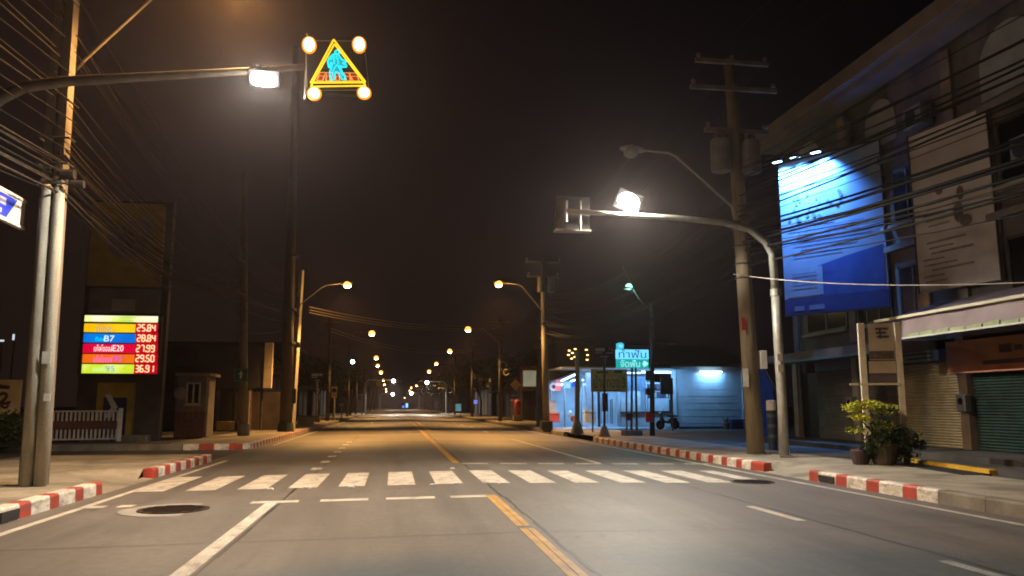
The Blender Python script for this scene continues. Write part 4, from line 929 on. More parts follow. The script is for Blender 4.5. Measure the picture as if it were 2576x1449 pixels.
for px in (1385, 1420, 1462): MB().tube([Vector((at(px, 1000, AY + 1).x, AY + 1, PV)), at(px, 955, AY + 1)], .05, 8).build('post', GALV, t)
MB().span((at(1372, 1000, AY).x, AY + 3, PV - .1), (at(1478, 1000, AY).x, AY + 3.1, at(1478, 940, AY).z)).build('back_wall', mat('stall back', (.05, .045, .05), .8, .3, 2), t)
MB().span((at(1378, 1000, AY).x, AY - 1.6, PV - .06), (at(1478, 1000, AY).x, AY + 3, PV + .02)).build('floor', MATS['shop floor'], t)
t2 = thing('menu_sign', 'round pale blue sign hung under the stall canopy', 'sign', tuple(at(1394, 972, AY - .3)))
MB().disc(at(1393, 973, AY - .4), X3, Z3, .24, .05, 20).build('face', emis('round sign glow', (.45, .6, 1.0), .8), t2); MB().disc(at(1393, 973, AY - .43), X3, Z3, .12, .01, 12).build('symbol', mat('sign soft red', (.6, .15, .25), .5, .1, 4), t2)
t2 = thing('menu_sign', 'pink and white board hung beside the round sign under the canopy', 'sign', tuple(at(1404, 985, AY - .35)))
plate('face', (1398, 955), (1412, 983), AY - .5, .04, emis('pink sign glow', (.85, .30, .42), .6), t2); plate('band', (1398, 964), (1412, 971), AY - .51, .008, emis('pale sign glow', (.9, .8, .95), .7), t2)
t2 = thing('menu_sign', 'square blue sign reading 57 under the stall canopy', 'sign', tuple(at(1426, 985, AY - .3)))
plate('face', (1416, 959), (1437, 978), AY - .45, .04, emis('blue sign glow', (.08, .42, .95), .9), t2); plate('inset', (1419.5, 962), (1433.5, 975), AY - .458, .006, emis('pale inset glow', (.50, .75, 1.0), .9), t2)
letters('number', '57', (1421, 963.5), (1432, 973.5), AY - .46, emis('inset number', (.04, .25, .7), .6), t2)
t2 = thing('banner_strip', 'narrow deep blue banner between the blue 57 sign and the pole', 'banner', tuple(at(1446, 975, AY)))
plate('cloth', (1437.5, 960), (1458, 972), AY - .4, .02, emis('banner blue glow', (.03, .10, .62), .8), t2); plate('tail', (1452, 962), (1460, 985), AY - .3, .02, mat('banner lilac', (.3, .27, .4), .6, .1, 4), t2)
t2 = thing('ice_box', 'faded red cool box on the stall floor', 'cool box', tuple(at(1393, 1062, AY - 1)))
plate('body', (1379, 1042), (1408, 1062), AY - 1, .55, mat('faded red', (.45, .10, .12), .5, .2, 3), t2, .03); plate('lid', (1378, 1037.5), (1409, 1041.7), AY - 1.03, .6, mat('lid pink', (.5, .2, .2), .5, .2, 3), t2)
t2 = thing('freezer_chest', 'pale white chest standing behind the red cool box', 'chest', tuple(at(1390, 1037, AY + .4)))
plate('body', (1376, 1010), (1400, 1050), AY + .2, .6, WHITE, t2, .03); plate('lid', (1375, 1006), (1401, 1009.7), AY + .18, .64, BLUEW, t2)
t2 = thing('basket', 'orange basket with a white bag at the back of the stall', 'basket', tuple(at(1445, 1055, AY + .6)))
c_ = at(1446, 1052, AY + .6); m = MB(); m.tube([c_ - Z3 * .2, c_ + Z3 * .12], [.22, .3], 14); m.build('body', mat('basket orange', (.45, .14, .04), .6, .2, 4), t2); MB().ball(at(1434, 1042, AY + .5), (.14, .12, .24)).build('bag', WHITE, t2, True)
t2 = thing('crate', 'pale plastic crate at the shop entrance by the partition', 'crate', tuple(at(1487, 1070, SH - .4)))
plate('body', (1472, 1036), (1497, 1062), SH - .45, .5, BLUEW, t2, .02); plate('rim', (1471, 1033), (1498, 1035.8), SH - .47, .54, WHITE, t2)
# dark gable house with string of small lamps above the shop
t = thing('shophouse', 'dark upper storey house behind the lit shop with a cluster of tiny warm lights', 'building', tuple(at(1500, 1000, 52)))
a, b = at(1395, 858, 52), at(1690, 1000, 52); MB().span((a.x, 52, PV), (b.x, 58, a.z - .1)).build('wall', DW[1], t); MB().span((a.x - .3, 51.7, a.z - .098), (b.x + .3, 58.3, a.z + .2)).build('roof', ROOFD, t)
plate('sign_board', (1480, 892), (1560, 935), 51.6, .2, mat('dim board violet', (.05, .04, .055), .6, .2, 3), t); plate('sign_board', (1478, 928), (1505, 945), 51.5, .1, mat('dim board ochre', (.14, .10, .05), .6, .2, 3), t)
LANT = emis('string light', (1.0, .66, .24), 4)
for px, py in ((1432, 882), (1440, 888), (1447, 878), (1438, 902), (1446, 898), (1430, 893), (1475, 880), (1477, 905), (1478, 893), (1452, 890)):
    MB().ball(at(px, py, 51.3), (.09, .06, .045), None, 8, 6).build('string_light', LANT, t, True)
# roadside sign posts right
b_ = atz(1597, 1096, PV); Y = b_.y
t = thing('lit_signboard', 'backlit white and green Thai dental sign on twin dark posts', 'sign', (b_.x, Y, PV))
plate('white_panel', (1551, 879), (1632, 903), Y, .18, emis('dental white', (.16, .66, 1.0), 1.25), t); plate('green_panel', (1552, 903.2), (1632, 926), Y, .18, emis('dental green', (.0, .36, .33), 1.05), t)
letters('lettering', 'ทำฟัน', (1556, 879.5), (1626, 901), Y - .003, emis('dental dark text', (.0, .10, .28), .5), t); letters('lettering', 'จัดฟัน', (1560, 905), (1610, 923.5), Y - .003, emis('dental pale text', (.40, .95, 1.0), 1.0), t)
c2 = lambda x, y: (at(x, y, Y).x, at(x, y, Y).z)
MB().prism([c2(1620, 907), c2(1626, 910), c2(1631, 915), c2(1626, 920), c2(1620, 923), c2(1616, 915)], (0, Y - .004, 0), X3, Z3, .01).build('arrow', MATS['dental pale text'], t)
MB().prism([c2(1552, 864), c2(1558, 861.5), c2(1565, 861.5), c2(1570, 866), c2(1569, 877), c2(1553, 878)], (0, Y + .08, 0), X3, Z3, .14).build('tooth_emblem', emis('tooth glow', (.05, .55, .72), .9), t)
MB().prism([c2(1556, 867), c2(1560, 866), c2(1562, 868), c2(1565, 866), c2(1567, 869), c2(1565, 876), c2(1563, 872), c2(1560, 876), c2(1557, 872)], (0, Y + .005, 0), X3, Z3, .01).build('tooth_symbol', MATS['dental white'], t)
for pa, pb in ((1590, 1588), (1599, 1602)): MB().tube([Vector((at(pb, 1095, Y + .1).x, Y + .1, PV - .1)), at(pa, 925, Y + .1)], .055, 8).build('post', DSTEEL, t)
MB().box((b_.x - .1, Y + .1, PV + .1), (.8, .5, .25)).build('footing', KGREY, t)
plate('notice', (1575, 1040), (1589, 1058), Y, .05, mat('dark red box', (.10, .012, .02), .5, .2, 4), t)
lamp('AREA', at(1592, 902, Y - .25), 14, (.3, .75, 1), t, (0, -1, -.3), size=(1.2, .6))
b_ = atz(1522, 1099, PV); Y = b_.y
t = thing('street_name_sign', 'navy street name sign reading in pale bands before the shop on the right', 'sign', (b_.x, Y, PV))
MB().tube([(b_.x, Y + .1, PV - .1), (at(1522, 888, Y).x, Y + .1, at(1522, 888, Y).z)], .05, 8).build('post', DSTEEL, t); MB().tube([(b_.x, Y + .1, PV), (b_.x, Y + .1, PV + .45)], [.26, .1], 10).build('footing', KGREY, t)
plate('panel', (1493, 871), (1546, 893), Y, .04, SIGNNAVY, t); plate('plate', (1508, 894), (1533, 900), Y, .04, SIGNNAVY, t)
m = MB(); rect(m, (1497, 875), (1522, 884), Y - .01, .006); rect(m, (1497, 886.5), (1515, 889.5), Y - .01, .006); rect(m, (1524, 886.5), (1543, 889.5), Y - .01, .006); rect(m, (1510, 895.5), (1531, 898.5), Y - .01, .006); m.build('lettering', mat('sign lilac text', (.45, .42, .46), .5, .15, 20), t)
letters('number', '76', (1528, 874), (1543, 884), Y - .008, mat('sign pink text', (.6, .25, .25), .5, .1, 6), t)
MB().box((b_.x + .02, Y - .02, 1.55), (.22, .16, .75)).build('meter_box', DARKP, t)
b_ = atz(1452, 1091, PV); t = thing('utility_pole', 'thin dark pole with a wide foot left of the yellow signboard', 'utility pole', tuple(b_))
MB().tube([b_ - Z3 * .1, at(1452, 880, b_.y)], [.13, .10], 10).build('shaft', POLED, t); MB().tube([b_, b_ + Z3 * .6], [.32, .14], 10).build('footing', KGREY, t)
Y = 38.5
t = thing('yellow_signboard', 'faded ochre board with large dark Thai lettering and a figure 3', 'sign', tuple(at(1532, 1075, Y)))
plate('panel', (1486, 929), (1579, 986), Y, .06, mat('faded ochre', (.34, .20, .085), .65, .2, 1.5), t)
letters('lettering', 'บ้านทอง 3', (1494, 943), (1573, 976), Y - .003, BROWN, t)
for q in (((1500, 934), (1530, 939)), ((1545, 932), (1566, 938)), ((1500, 981), (1560, 983))): plate('small_print', q[0], q[1], Y - .008, .006, BROWN, t)
for px in (1490, 1575): MB().tube([Vector((at(px, 1000, Y + .1).x, Y + .1, PV - .1)), at(px, 930, Y + .1)], .045, 8).build('post', DSTEEL, t)
# warning diamond, blue plate and red pillar
Y = 68; b_ = at(1299, 1056, Y)
t = thing('warning_sign', 'pale diamond road sign above a small blue plate on the right', 'sign', (b_.x, Y, PV))
MB().tube([(b_.x, Y + .06, PV - .1), at(1298, 962, Y + .06)], .04, 8).build('post', GALV, t)
c2 = lambda x, y: (at(x, y, Y).x, at(x, y, Y).z)
MB().prism([c2(1296.5, 953.5), c2(1310, 968), c2(1296.5, 982), c2(1283, 968)], (0, Y, 0), X3, Z3, .04).build('diamond', mat('sign peach', (.50, .34, .24), .6, .1, 3), t)
plate('blue_plate', (1284, 983), (1301, 1003), Y, .04, mat('sign dim blue', (.06, .075, .22), .5, .15, 4), t); plate('caption', (1287, 993), (1298, 997), Y - .01, .008, mat('sign caption', (.3, .3, .45), .5, .1, 9), t); plate('white_plate', (1284, 1004), (1296, 1009), Y, .04, WHITE, t)
Y = 67; b_ = at(1302, 1057, Y)
t = thing('red_pillar', 'dull red round topped pillar with a pale curved line beside the diamond sign', 'pillar', (b_.x, Y, PV))
MB().tube([(b_.x, Y, PV + .5), (b_.x, Y, 1.7), (b_.x, Y, 1.86), (b_.x, Y, 1.93)], [.28, .28, .22, .08], 16).build('body', mat('pillar red', (.33, .04, .045), .55, .2, 3), t, True); MB().box((b_.x, Y, PV + .24), (.75, .75, .5)).build('base', KGREY, t, False, .03)
MB().tube([(b_.x - .05, Y - .31, 1.3), (b_.x + .14, Y - .29, 1.1), (b_.x + .23, Y - .2, .8)], .012, 5).build('line', WHITE, t)
Y = 69
t = thing('billboard', 'small pale billboard with a rusty frame over a dark gate on the right', 'billboard', tuple(at(1330, 1055, Y)))
plate('frame', (1309, 920), (1352, 982), Y, .25, mat('rusty frame', (.20, .09, .055), .7, .3, 3), t); plate('face', (1316, 932), (1349, 972), Y - .03, .02, emis('board faint glow', (.42, .44, .30), .45, (.30, .27, .17), .5), t)
for px in (1314, 1348): MB().tube([Vector((at(px, 1000, Y + .3).x, Y + .3, PV)), at(px, 975, Y + .3)], .08, 8).build('post', DSTEEL, t)
t = thing('dark_gate', 'closed black sheet gate under the small pale billboard', 'gate', tuple(at(1340, 1060, 70)))
a, b = at(1312, 985, 70), at(1400, 1056, 70); MB().span((a.x, 70, PV), (b.x, 70.15, a.z)).build('sheet', mat('gate sheet', (.02, .017, .016), .6, .3, 2), t); MB().span((a.x - .1, 69.95, PV), (a.x - .005, 70.2, a.z + .1)).build('post', DSTEEL, t)
for lab, q, Y, mm in (('small lit navy sign with white script far on the right', (1190, 973, 1203, 984), 112, 'w'), ('little violet lit box sign below the navy script sign', (1192, 1006, 1201, 1016), 112, 'v'), ('glowing cyan shop window beyond the far trees', (1146, 1016, 1160, 1034), 104, 'c')):
    t = thing('lit_sign', lab, 'sign', tuple(at((q[0] + q[2]) / 2, q[3], Y)), 'small lit signs far on the right')
    plate('case', (q[0] - .6, q[1] - .6), (q[2] + .6, q[3] + .6), Y + .02, .2, SIGNNAVY, t)
    if mm == 'w':
        m = MB(); rect(m, (1191, 976), (1202, 978), Y, .015); rect(m, (1193, 979), (1200, 981), Y, .015); rect(m, (1190.6, 974.5), (1193, 977), Y, .015); m.build('script', emis('script white', (.8, .8, .75), 1.0), t)
    else: plate('face', q[:2], q[2:], Y, .018, emis('violet box glow', (.22, .25, .9), .9) if mm == 'v' else emis('cyan window glow', (.22, .50, .58), .6, (.10, .25, .32), 1.6), t)
    x = at(q[2], q[1], Y + .3).x; MB().tube([(x, Y + .3, PV), (x, Y + .3, at(q[0], q[1], Y).z)], .05, 6).build('post', DSTEEL, t)
# motorbike parked by the shop wall
MX = at(1680, 1080, 42.3); 
t = thing('motorbike', 'dark parked motor scooter by the corner of the shop wall', 'motorbike', tuple(MX))
for dx in (-.42, .42):
    w_ = MB(); c_ = MX + Vector((dx, 0, .25)); m = MB(); m.tube([c_ + Vector((.2 * math.cos(2 * math.pi * i / 16), 0, .2 * math.sin(2 * math.pi * i / 16))) for i in range(17)], .055, 8, None, False); wh = m.build('wheel', BLACK, t)
    MB().disc(c_, X3, Z3, .15, .05, 14).build('rim', DSTEEL, wh)
MB().prism([(-.3, .22), (-.18, .36), (.05, .30), (.25, .36), (.52, .50), (.5, .62), (.18, .66), (-.02, .44), (-.2, .48), (-.34, .78), (-.42, .76), (-.40, .3)], MX, X3, Z3, .26).build('body', mat('scooter paint', (.035, .015, .02), .35, .2, 4), t, False, .03)
MB().span((MX.x - .02, MX.y - .13, MX.z + .67), (MX.x + .55, MX.y + .13, MX.z + .76)).build('seat', BLACK, t, False, .03)
MB().tube([MX + Vector((-.42, 0, .3)), MX + Vector((-.34, 0, .92))], .035, 8).build('fork', DSTEEL, t); MB().tube([MX + Vector((-.30, -.3, .95)), MX + Vector((-.34, 0, .92)), MX + Vector((-.30, .3, .95))], .02, 6).build('handlebar', DSTEEL, t)
MB().ball(MX + Vector((-.42, 0, .86)), (.07, .08, .08)).build('headlight', mat('lamp glass', (.5, .5, .5), .2, .1, 4), t, True); MB().tube([MX + Vector((-.32, -.28, .95)), MX + Vector((-.30, -.3, 1.12))], .012, 5).build('mirror', DSTEEL, t)
Y = 43.2; c_ = at(1828, 1078, Y)
t = thing('potted_plant', 'small spiky potted plant in front of the white shop wall', 'plant', (c_.x, Y, PV))
MB().tube([(c_.x, Y, PV - .02), (c_.x, Y, PV + .32)], [.14, .2], 12).build('pot', mat('terracotta', (.16, .06, .035), .8, .2, 4), t); m = MB(); random.seed(2)
for i in range(26):
    an = random.random() * 6.28; e = Vector((c_.x + math.cos(an) * .3, Y + math.sin(an) * .3, PV + .45 + random.random() * .35)); b0 = Vector((c_.x, Y, PV + .3)); sd = Vector((-math.sin(an), math.cos(an), 0)) * .025
    m.add([b0 - sd, b0 + sd, e], [(0, 1, 2)])
m.build('foliage', LEAFM, t)
t = thing('wheelie_bin', 'dark blue lidded bin beside the potted plant at the shop wall', 'bin', tuple(at(1856, 1078, Y)))
plate('body', (1842, 1060), (1872, 1079), Y, .7, mat('bin blue', (.02, .035, .12), .5, .2, 4), t, .03); plate('lid', (1840, 1055), (1874, 1059.6), Y - .05, .8, mat('bin lid', (.03, .045, .14), .5, .2, 4), t, .02)
Y = 40
t = thing('wall_board', 'dark square board on a post before the shop corner', 'sign', tuple(at(1680, 1075, Y)))
plate('panel', (1662, 950), (1694, 992), Y, .1, mat('board brown', (.05, .042, .036), .6, .2, 3), t); MB().tube([Vector((at(1690, 1000, Y + .15).x, Y + .15, PV)), at(1690, 955, Y + .15)], .04, 6).build('post', DSTEEL, t)
t = thing('blue_tarp_tent', 'dark blue folded canopy tent behind the right utility pole', 'tent', tuple(at(1930, 1120, 33)))
a = at(1900, 1100, 33); MB().add([at(1905, 935, 33), at(1918, 925, 33), at(1945, 975, 33), at(1950, 1100, 33), at(1900, 1100, 33), at(1905, 935, 34), at(1918, 925, 34), at(1945, 975, 34), at(1950, 1100, 34), at(1900, 1100, 34)], [(0, 4, 3, 2, 1), (5, 6, 7, 8, 9), (0, 1, 6, 5), (1, 2, 7, 6), (2, 3, 8, 7), (4, 0, 5, 9)]).build('cloth', mat('tarp blue', (.06, .10, .22), .7, .2, 2), t)
MB().tube([at(1925, 930, 32.9), at(1950, 978, 32.9)], .03, 6).build('pole', GALV, t)

# ================================================================== RIGHT BUILDING
FX = 15.2; Y0, Y1 = 7.0, 28.7
t = thing('shophouse', 'large three storey shophouse block on the right with a deep roof slab', 'building', (FX + 5, (Y0 + Y1) / 2, PV))
def face(m, y0, z0, y1, z1, x0=FX, x1=None, mt=None): return m.span((x0, y0, z0), (x1 if x1 is not None else x0 + .3, y1, z1), mt)
# structural wall panels between bays; ground floor 0.25-3.0, upper floors to 11.4
bays = [(28.4, 24.7), (24.4, 19.65), (19.3, 14.2), (13.9, 8.6)]
m = MB(); face(m, Y0, 3.25, Y1, 11.5); m.span((FX + .3, Y1 - .3, PV), (FX + 11, Y1, 11.5)); m.span((FX + .3, Y0, PV), (FX + 11, Y0 + .3, 11.5)); m.span((FX + 10.7, Y0 + .3, PV), (FX + 11, Y1 - .3, 11.5))
m.span((FX + 2.6, Y0 + .3, PV), (FX + 2.8, Y1 - .3, 3.25))
m.build('wall', PINKW, t)
MB().span((13.9, Y0 - 6, 11.502), (FX + 11.5, Y1 + .1, 12.0)).build('roof', mat('roof slab', (.20, .17, .155), .8, .2, .8), t, False, .03)
MB().span((14.15, Y0 - 6, 11.3), (14.9, Y1, 11.5)).build('cornice', mat('cornice grey', (.2, .17, .15), .8, .2, .8), t)
MB().span((13.2, Y0, PV - .1), (FX + .3, Y1 + .2, .245)).build('front_step', APRON, t)
m = MB(); m.add([(13.19, 16.4, PV + .005), (13.19, 9, PV + .005), (13.19, 9, .24), (13.19, 16.4, .24)], [(0, 1, 2, 3)])
m.build('step_edge', SEAM, t)
for y in (28.55, 24.55, 19.48, 14.05): MB().span((FX - .14, y - .16, .25), (FX + .1, y + .16, 3.24)).build('pillar', mat('pillar cream', (.34, .28, .22), .8, .18, 2), t)
for y in (24.5, 19.2, 14.0): MB().span((FX - .12, y - .2, 3.5), (FX + .002, y + .2, 11.28)).build('pilaster', mat('pilaster', (.25, .2, .18), .85, .25, 1), t)
def shutter(y0, y1, zt, mt):
    m = MB(); n_ = int((zt - .25) / .075)
    for i in range(n_): z = .25 + i * (zt - .25) / n_; m.add([(FX + .02, y0, z), (FX + .02, y1, z), (FX - .012, y1, z + .03), (FX - .012, y0, z + .03), (FX + .02, y1, z + .072), (FX + .02, y0, z + .072)], [(0, 3, 2, 1), (3, 5, 4, 2)])
    s_ = m.build('shutter', mt, t); MB().span((FX - .05, y0 + .02, zt), (FX + .25, y1 - .02, zt + .35)).build('shutter_box', DARKP, s_)
    return s_
SHC = mat('shutter cream', (.36, .29, .17), .6, .15, 3); SHT = mat('shutter taupe', (.17, .14, .11), .6, .2, 3); SHG = mat('shutter dark green', (.022, .045, .035), .55, .25, 3)
shutter(24.85, 27.2, 2.62, SHT); shutter(19.75, 22.55, 2.62, SHC); shutter(22.6, 24.3, 2.62, SHT); shutter(14.3, 19.25, 2.62, SHG); shutter(8.8, 13.8, 2.62, SHG)
MB().span((FX + .05, 27.25, .25), (FX + .15, 28.35, 2.6)).build('door', mat('dark door', (.02, .018, .016), .6, .3, 3), t)
# upper openings
def window(y0, y1, z0, z1):
    f = MB()
    for q in ((y0, z0, y0 + .08, z1), (y1 - .08, z0, y1, z1), (y0, z1 - .08, y1, z1), (y0, z0, y1, z0 + .08), ((y0 + y1) / 2 - .04, z0, (y0 + y1) / 2 + .04, z1)): f.span((FX - .05, q[0], q[1]), (FX - .002, q[2], q[3]))
    w_ = f.build('window', mat('bronze window frame', (.06, .05, .045), .5, .2, 4), t); MB().span((FX - .03, y0 + .08, z0 + .08), (FX - .01, y1 - .08, z1 - .08)).build('pane', GLASSD, w_); MB().span((FX - .22, y0 - .1, z0 - .1), (FX - .002, y1 + .1, z0 - .002)).build('sill', PALEW, w_)
for y0, y1 in ((20.6, 22.0), (22.4, 23.8), (24.9, 27.6), (15, 17.6), (10, 12.6)):
    for z0, z1 in ((4.0, 5.6), (6.9, 8.6)): window(y0, y1, z0, z1)
def arch(yc, w, z0, z1):
    m = MB(); pts = [(-w, z0), (w, z0)] + [(w * math.cos(a), z1 - w + w * math.sin(a)) for a in [math.pi * i / 14 for i in range(15)]]
    m.prism([(p[0], p[1]) for p in pts], (FX - .02, yc, 0), (0, -1, 0), Z3, .04); a_ = m.build('arched_panel', mat('arch infill', (.34, .36, .36), .7, .15, 1.5), t)
arch(26.9, 1.0, 9.6, 11.2); arch(22.4, .8, 9.6, 11.1); arch(17.0, 1.0, 9.3, 11.1)
MB().span((FX - .1, 24.05, 9.6), (FX - .003, 24.3, 11.0)).build('white_strip', PALEW, t)
MB().span((FX - .2, 13, 8.95), (FX - .002, Y1, 9.15)).build('floor_band', mat('floor band', (.2, .17, .15), .8, .2, 1), t); MB().span((FX - .2, Y0, 6.1), (FX - .002, Y1, 6.28)).build('floor_band', MATS['floor band'], t)
for y, z in ((20.2, 9.4), (14.6, 9.3), (16.3, 7.2)):
    a_ = MB().span((FX - .5, y - .4, z), (FX - .1, y + .4, z + .62)).build('air_conditioner', mat('ac casing', (.26, .25, .24), .5, .15, 4), t, False, .02); MB().disc((FX - .505, y + .08, z + .31), Y3, Z3, .24, .012, 20).build('fan_grille', DARKP, a_)
for y in (24.15, 13.55, 28.2): 
    MB().tube([(FX - .09, y, .3), (FX - .09, y, 11.2)], .055, 8).build('drainpipe', mat('pipe grey', (.16, .15, .14), .6, .2, 3), t)
for k, y in enumerate((19.35, 14.3, 24.65)):
    mb_ = MB().span((FX - .34, y - .18, 1.25), (FX - .145, y + .18, 1.7)).build('meter_box', mat('meter grey', (.2, .2, .19), .5, .2, 4), t, False, .02); MB().disc((FX - .345, y, 1.52), Y3, Z3, .09, .015, 14).build('dial', GLASSD, mb_)
# lower canopy and bright awning
MB().span((13.7, 20.6, 2.98), (FX - .002, 28.6, 3.22)).build('canopy', mat('canopy edge', (.16, .13, .12), .8, .2, 1), t)
m = MB(); m.span((13.68, 21, 2.90), (13.78, 27.4, 2.975)); m.build('canopy_trim', mat('teal trim', (.05, .14, .16), .5, .2, 3), t)
aw = thing('awning', 'long mauve fabric awning with bright upper rail over the right shutters', 'awning', (13.2, 20, 3.2))
yA, yB = at(2205, 808, 1).x and atx(2205, 808, 13.2).y, 9.0
m = MB(); N = 14
for i in range(N):
    ya = yA + (yB - yA) * i / N; yb_ = yA + (yB - yA) * (i + 1) / N; sa = .02 * math.sin(i * 1.9); sb = .02 * math.sin((i + 1) * 1.9)
    m.quad((13.2 + sa, ya, 3.18), (13.2 + sb, yb_, 3.18), (13.26 + sb, yb_, 3.68), (13.26 + sa, ya, 3.68))
    m.quad((13.26 + sa, ya, 3.68), (13.26 + sb, yb_, 3.68), (FX - .02, yb_, 4.3), (FX - .02, ya, 4.3))
m.build('fabric', mat('awning mauve', (.30, .235, .24), .7, .15, 1.5), aw)
MB().span((13.12, yB, 3.68), (13.24, yA, 3.745)).build('upper_rail', mat('rail cream', (.8, .74, .55), .5, .08, 3), aw)
MB().span((13.14, yB, 3.13), (13.22, yA - .8, 3.17)).build('lower_rail', WHITE, aw)
m = MB()
for i in range(11): y = yA - 1.3 - i * .55; m.quad((13.165, y, 3.171), (13.165, y - .5, 3.171), (13.165, y - .5, 3.25 + .02 * (i % 3)), (13.165, y, 3.235 + .02 * (i % 2)))
m.build('valance', mat('valance green', (.35, .42, .22), .6, .3, 3), aw)
for y in (yA - .2, 15.5, 11): MB().tube([(13.24, y, 3.2), (FX - .05, y, 3.3)], .03, 6).build('bracket', GALV, aw)
sgn = thing('shop_sign', 'dull orange shop sign with dark lettering above the green shutter', 'sign', (FX - .2, 17.5, 2.5))
MB().span((FX - .26, 14.6, 2.3), (FX - .2, 19.85, 3.12)).build('panel', mat('sign orange', (.30, .095, .025), .6, .2, 1.2), sgn)
MB().span((FX - .28, 14.6, 2.26), (FX - .19, 19.85, 2.295)).build('lower_edge', mat('edge salmon', (.55, .25, .15), .6, .1, 3), sgn)
m = MB()
for y0, y1, z0, z1 in ((17.9, 17.5, 2.72, 2.92), (17.4, 17.15, 2.75, 2.88), (17.05, 16.7, 2.7, 2.86), (15.9, 15.55, 2.66, 2.95)): m.span((FX - .268, y1, z0), (FX - .2605, y0, z1))
m.span((FX - .268, 15.2, 2.44), (FX - .2605, 18.5, 2.55)); m.build('lettering', mat('maroon print', (.045, .012, .012), .6, .2, 4), sgn)
sgn = thing('shop_sign', 'pale small shop sign in the shade above the cream shutter', 'sign', (FX - .2, 21, 2.7))
MB().span((FX - .24, 20.2, 2.66), (FX - .2, 22.2, 2.95)).build('panel', mat('sign grey green', (.16, .17, .17), .6, .2, 2), sgn); m = MB(); m.span((FX - .248, 20.5, 2.84), (FX - .2405, 21.8, 2.9)); m.span((FX - .248, 20.5, 2.72), (FX - .2405, 21.6, 2.78)); m.build('lettering', DARKP, sgn)
# billboards
def board(name, label, far, near, z0, z1, material, th=.2):
    a = Vector((*far, 0)); b = Vector((*near, 0)); d = b - a; L = d.length; d.normalize(); nrm = Vector((d.y, -d.x, 0))
    if nrm.y > 0 or nrm.x > 0: nrm = -nrm
    t = thing(name, label, 'billboard', tuple(((a + b) / 2) + Z3 * z0))
    def panel(nm, u0, v0, u1, v1, mt, off, tk=.006, parent=None):
        vs = [a + d * (u * L) + Z3 * (z0 + v * (z1 - z0)) + nrm * o for o in (off, off - tk) for u, v in ((u0, v0), (u1, v0), (u1, v1), (u0, v1))]
        return MB().add(vs, [(0, 1, 2, 3), (7, 6, 5, 4), (0, 4, 5, 1), (1, 5, 6, 2), (2, 6, 7, 3), (3, 7, 4, 0)]).build(nm, mt, parent or t)
    panel('panel', 0, 0, 1, 1, material, 0, th)
    return t, panel, (lambda u, v, o: a + d * (u * L) + Z3 * (z0 + v * (z1 - z0)) + nrm * o), nrm
BLB = mat('billboard white blue', (.34, .42, .60), .55, .12, 1.2)
t, panel, pos, nrm = board('billboard', 'tall billboard lit blue from above on the far end of the shophouse', (13.15, 25.3), (15.05, 22.35), 4.45, 9.75, BLB)
panel('blue_corner', .36, .03, .98, .24, mat('billboard blue', (.05, .10, .36), .55, .15, 2), .008)
MB().add([pos(.0, .24, .009), pos(.98, .24, .009), pos(.98, .37, .009), pos(.62, .33, .009)], [(0, 1, 2, 3)]).build('blue_wedge', MATS['billboard blue'], t)
panel('pale_box', .04, .11, .40, .29, BLB, .016)
panel('bottom_strip', 0, 0, 1, .10, mat('billboard deep blue', (.035, .06, .22), .55, .15, 2), .012)
random.seed(21)
m = MB(); PRT = mat('billboard print', (.19, .25, .44), .6, .2, 5)
for k in range(26):
    u = random.uniform(.08, .62); v = random.uniform(.60, .76); c_ = pos(u, v, .012); r_ = random.uniform(.03, .07); m.disc(c_, (pos(1, 0, 0) - pos(0, 0, 0)).normalized(), Z3, r_, .006, 8)
dd = (pos(1, 0, 0) - pos(0, 0, 0)).normalized()
for k in range(9):
    v = .56 - k * .024; u0 = random.uniform(.06, .2); u1 = random.uniform(.5, .9); q = [pos(u0, v, .012), pos(u1, v, .012), pos(u1, v + .008, .012), pos(u0, v + .008, .012)]; m.add(q, [(0, 1, 2, 3)])
for k in range(4):
    v = .17 + k * .026; q = [pos(.09, v, .026), pos(.34, v, .026), pos(.34, v + .010, .026), pos(.09, v + .010, .026)]; m.add(q, [(0, 1, 2, 3)])
m.build('print', PRT, t)
for u0, u1 in ((.1, .2), (.25, .4)):
    panel('foot_label', u0, .02, u1, .05, mat('foot label', (.2, .26, .5), .5, .1, 4), .018)
for q in ((-.01, -.01, 1.01, .0), (-.01, 1.0, 1.01, 1.01)): panel('frame_rail', *q, DSTEEL, .02, .03)
for u in (.06, .25, .46):
    arm = MB().tube([pos(u, 1.0, -.05), pos(u, 1.03, .2), pos(u, 1.015, .40)], .02, 6).build('lamp_arm', DSTEEL, t)
    c_ = pos(u, 1.005, .42); MB().box(c_, (.34, .16, .1), math.atan2(dd.y, dd.x)).build('flood_light', DSTEEL, arm)
    MB().box(c_ - Z3 * .056 , (.30, .13, .012), math.atan2(dd.y, dd.x)).build('emitter', emis('blue flood emitter', (.35, .72, 1.0), 14), arm)
    if True:
        lamp('SPOT', c_ - Z3 * .1, 1700, (.10, .36, 1.0), arm, -nrm * .55 - Z3, 112, .9, .08)
t, panel, pos, nrm = board('billboard', 'large dim billboard with faded pictures and text lines over the awning', (14.62, 20.3), (15.05, 17.75), 4.55, 9.1, mat('faded billboard', (.58, .51, .48), .7, .22, .8))
random.seed(4); m = MB(); FP = mat('faded print', (.26, .22, .205), .7, .3, 4)
for k in range(15):
    v = .05 + k * .034; 
    if .30 < v < .36: continue
    u0 = random.uniform(.05, .2); u1 = u0 + random.uniform(.25, .6)
    m.add([pos(u0, v, .008), pos(min(u1, .93), v, .008), pos(min(u1, .93), v + random.uniform(.006, .018), .008), pos(u0, v + .012, .008)], [(0, 1, 2, 3)])
m.build('text_lines', FP, t)
dd = (pos(1, 0, 0) - pos(0, 0, 0)).normalized()
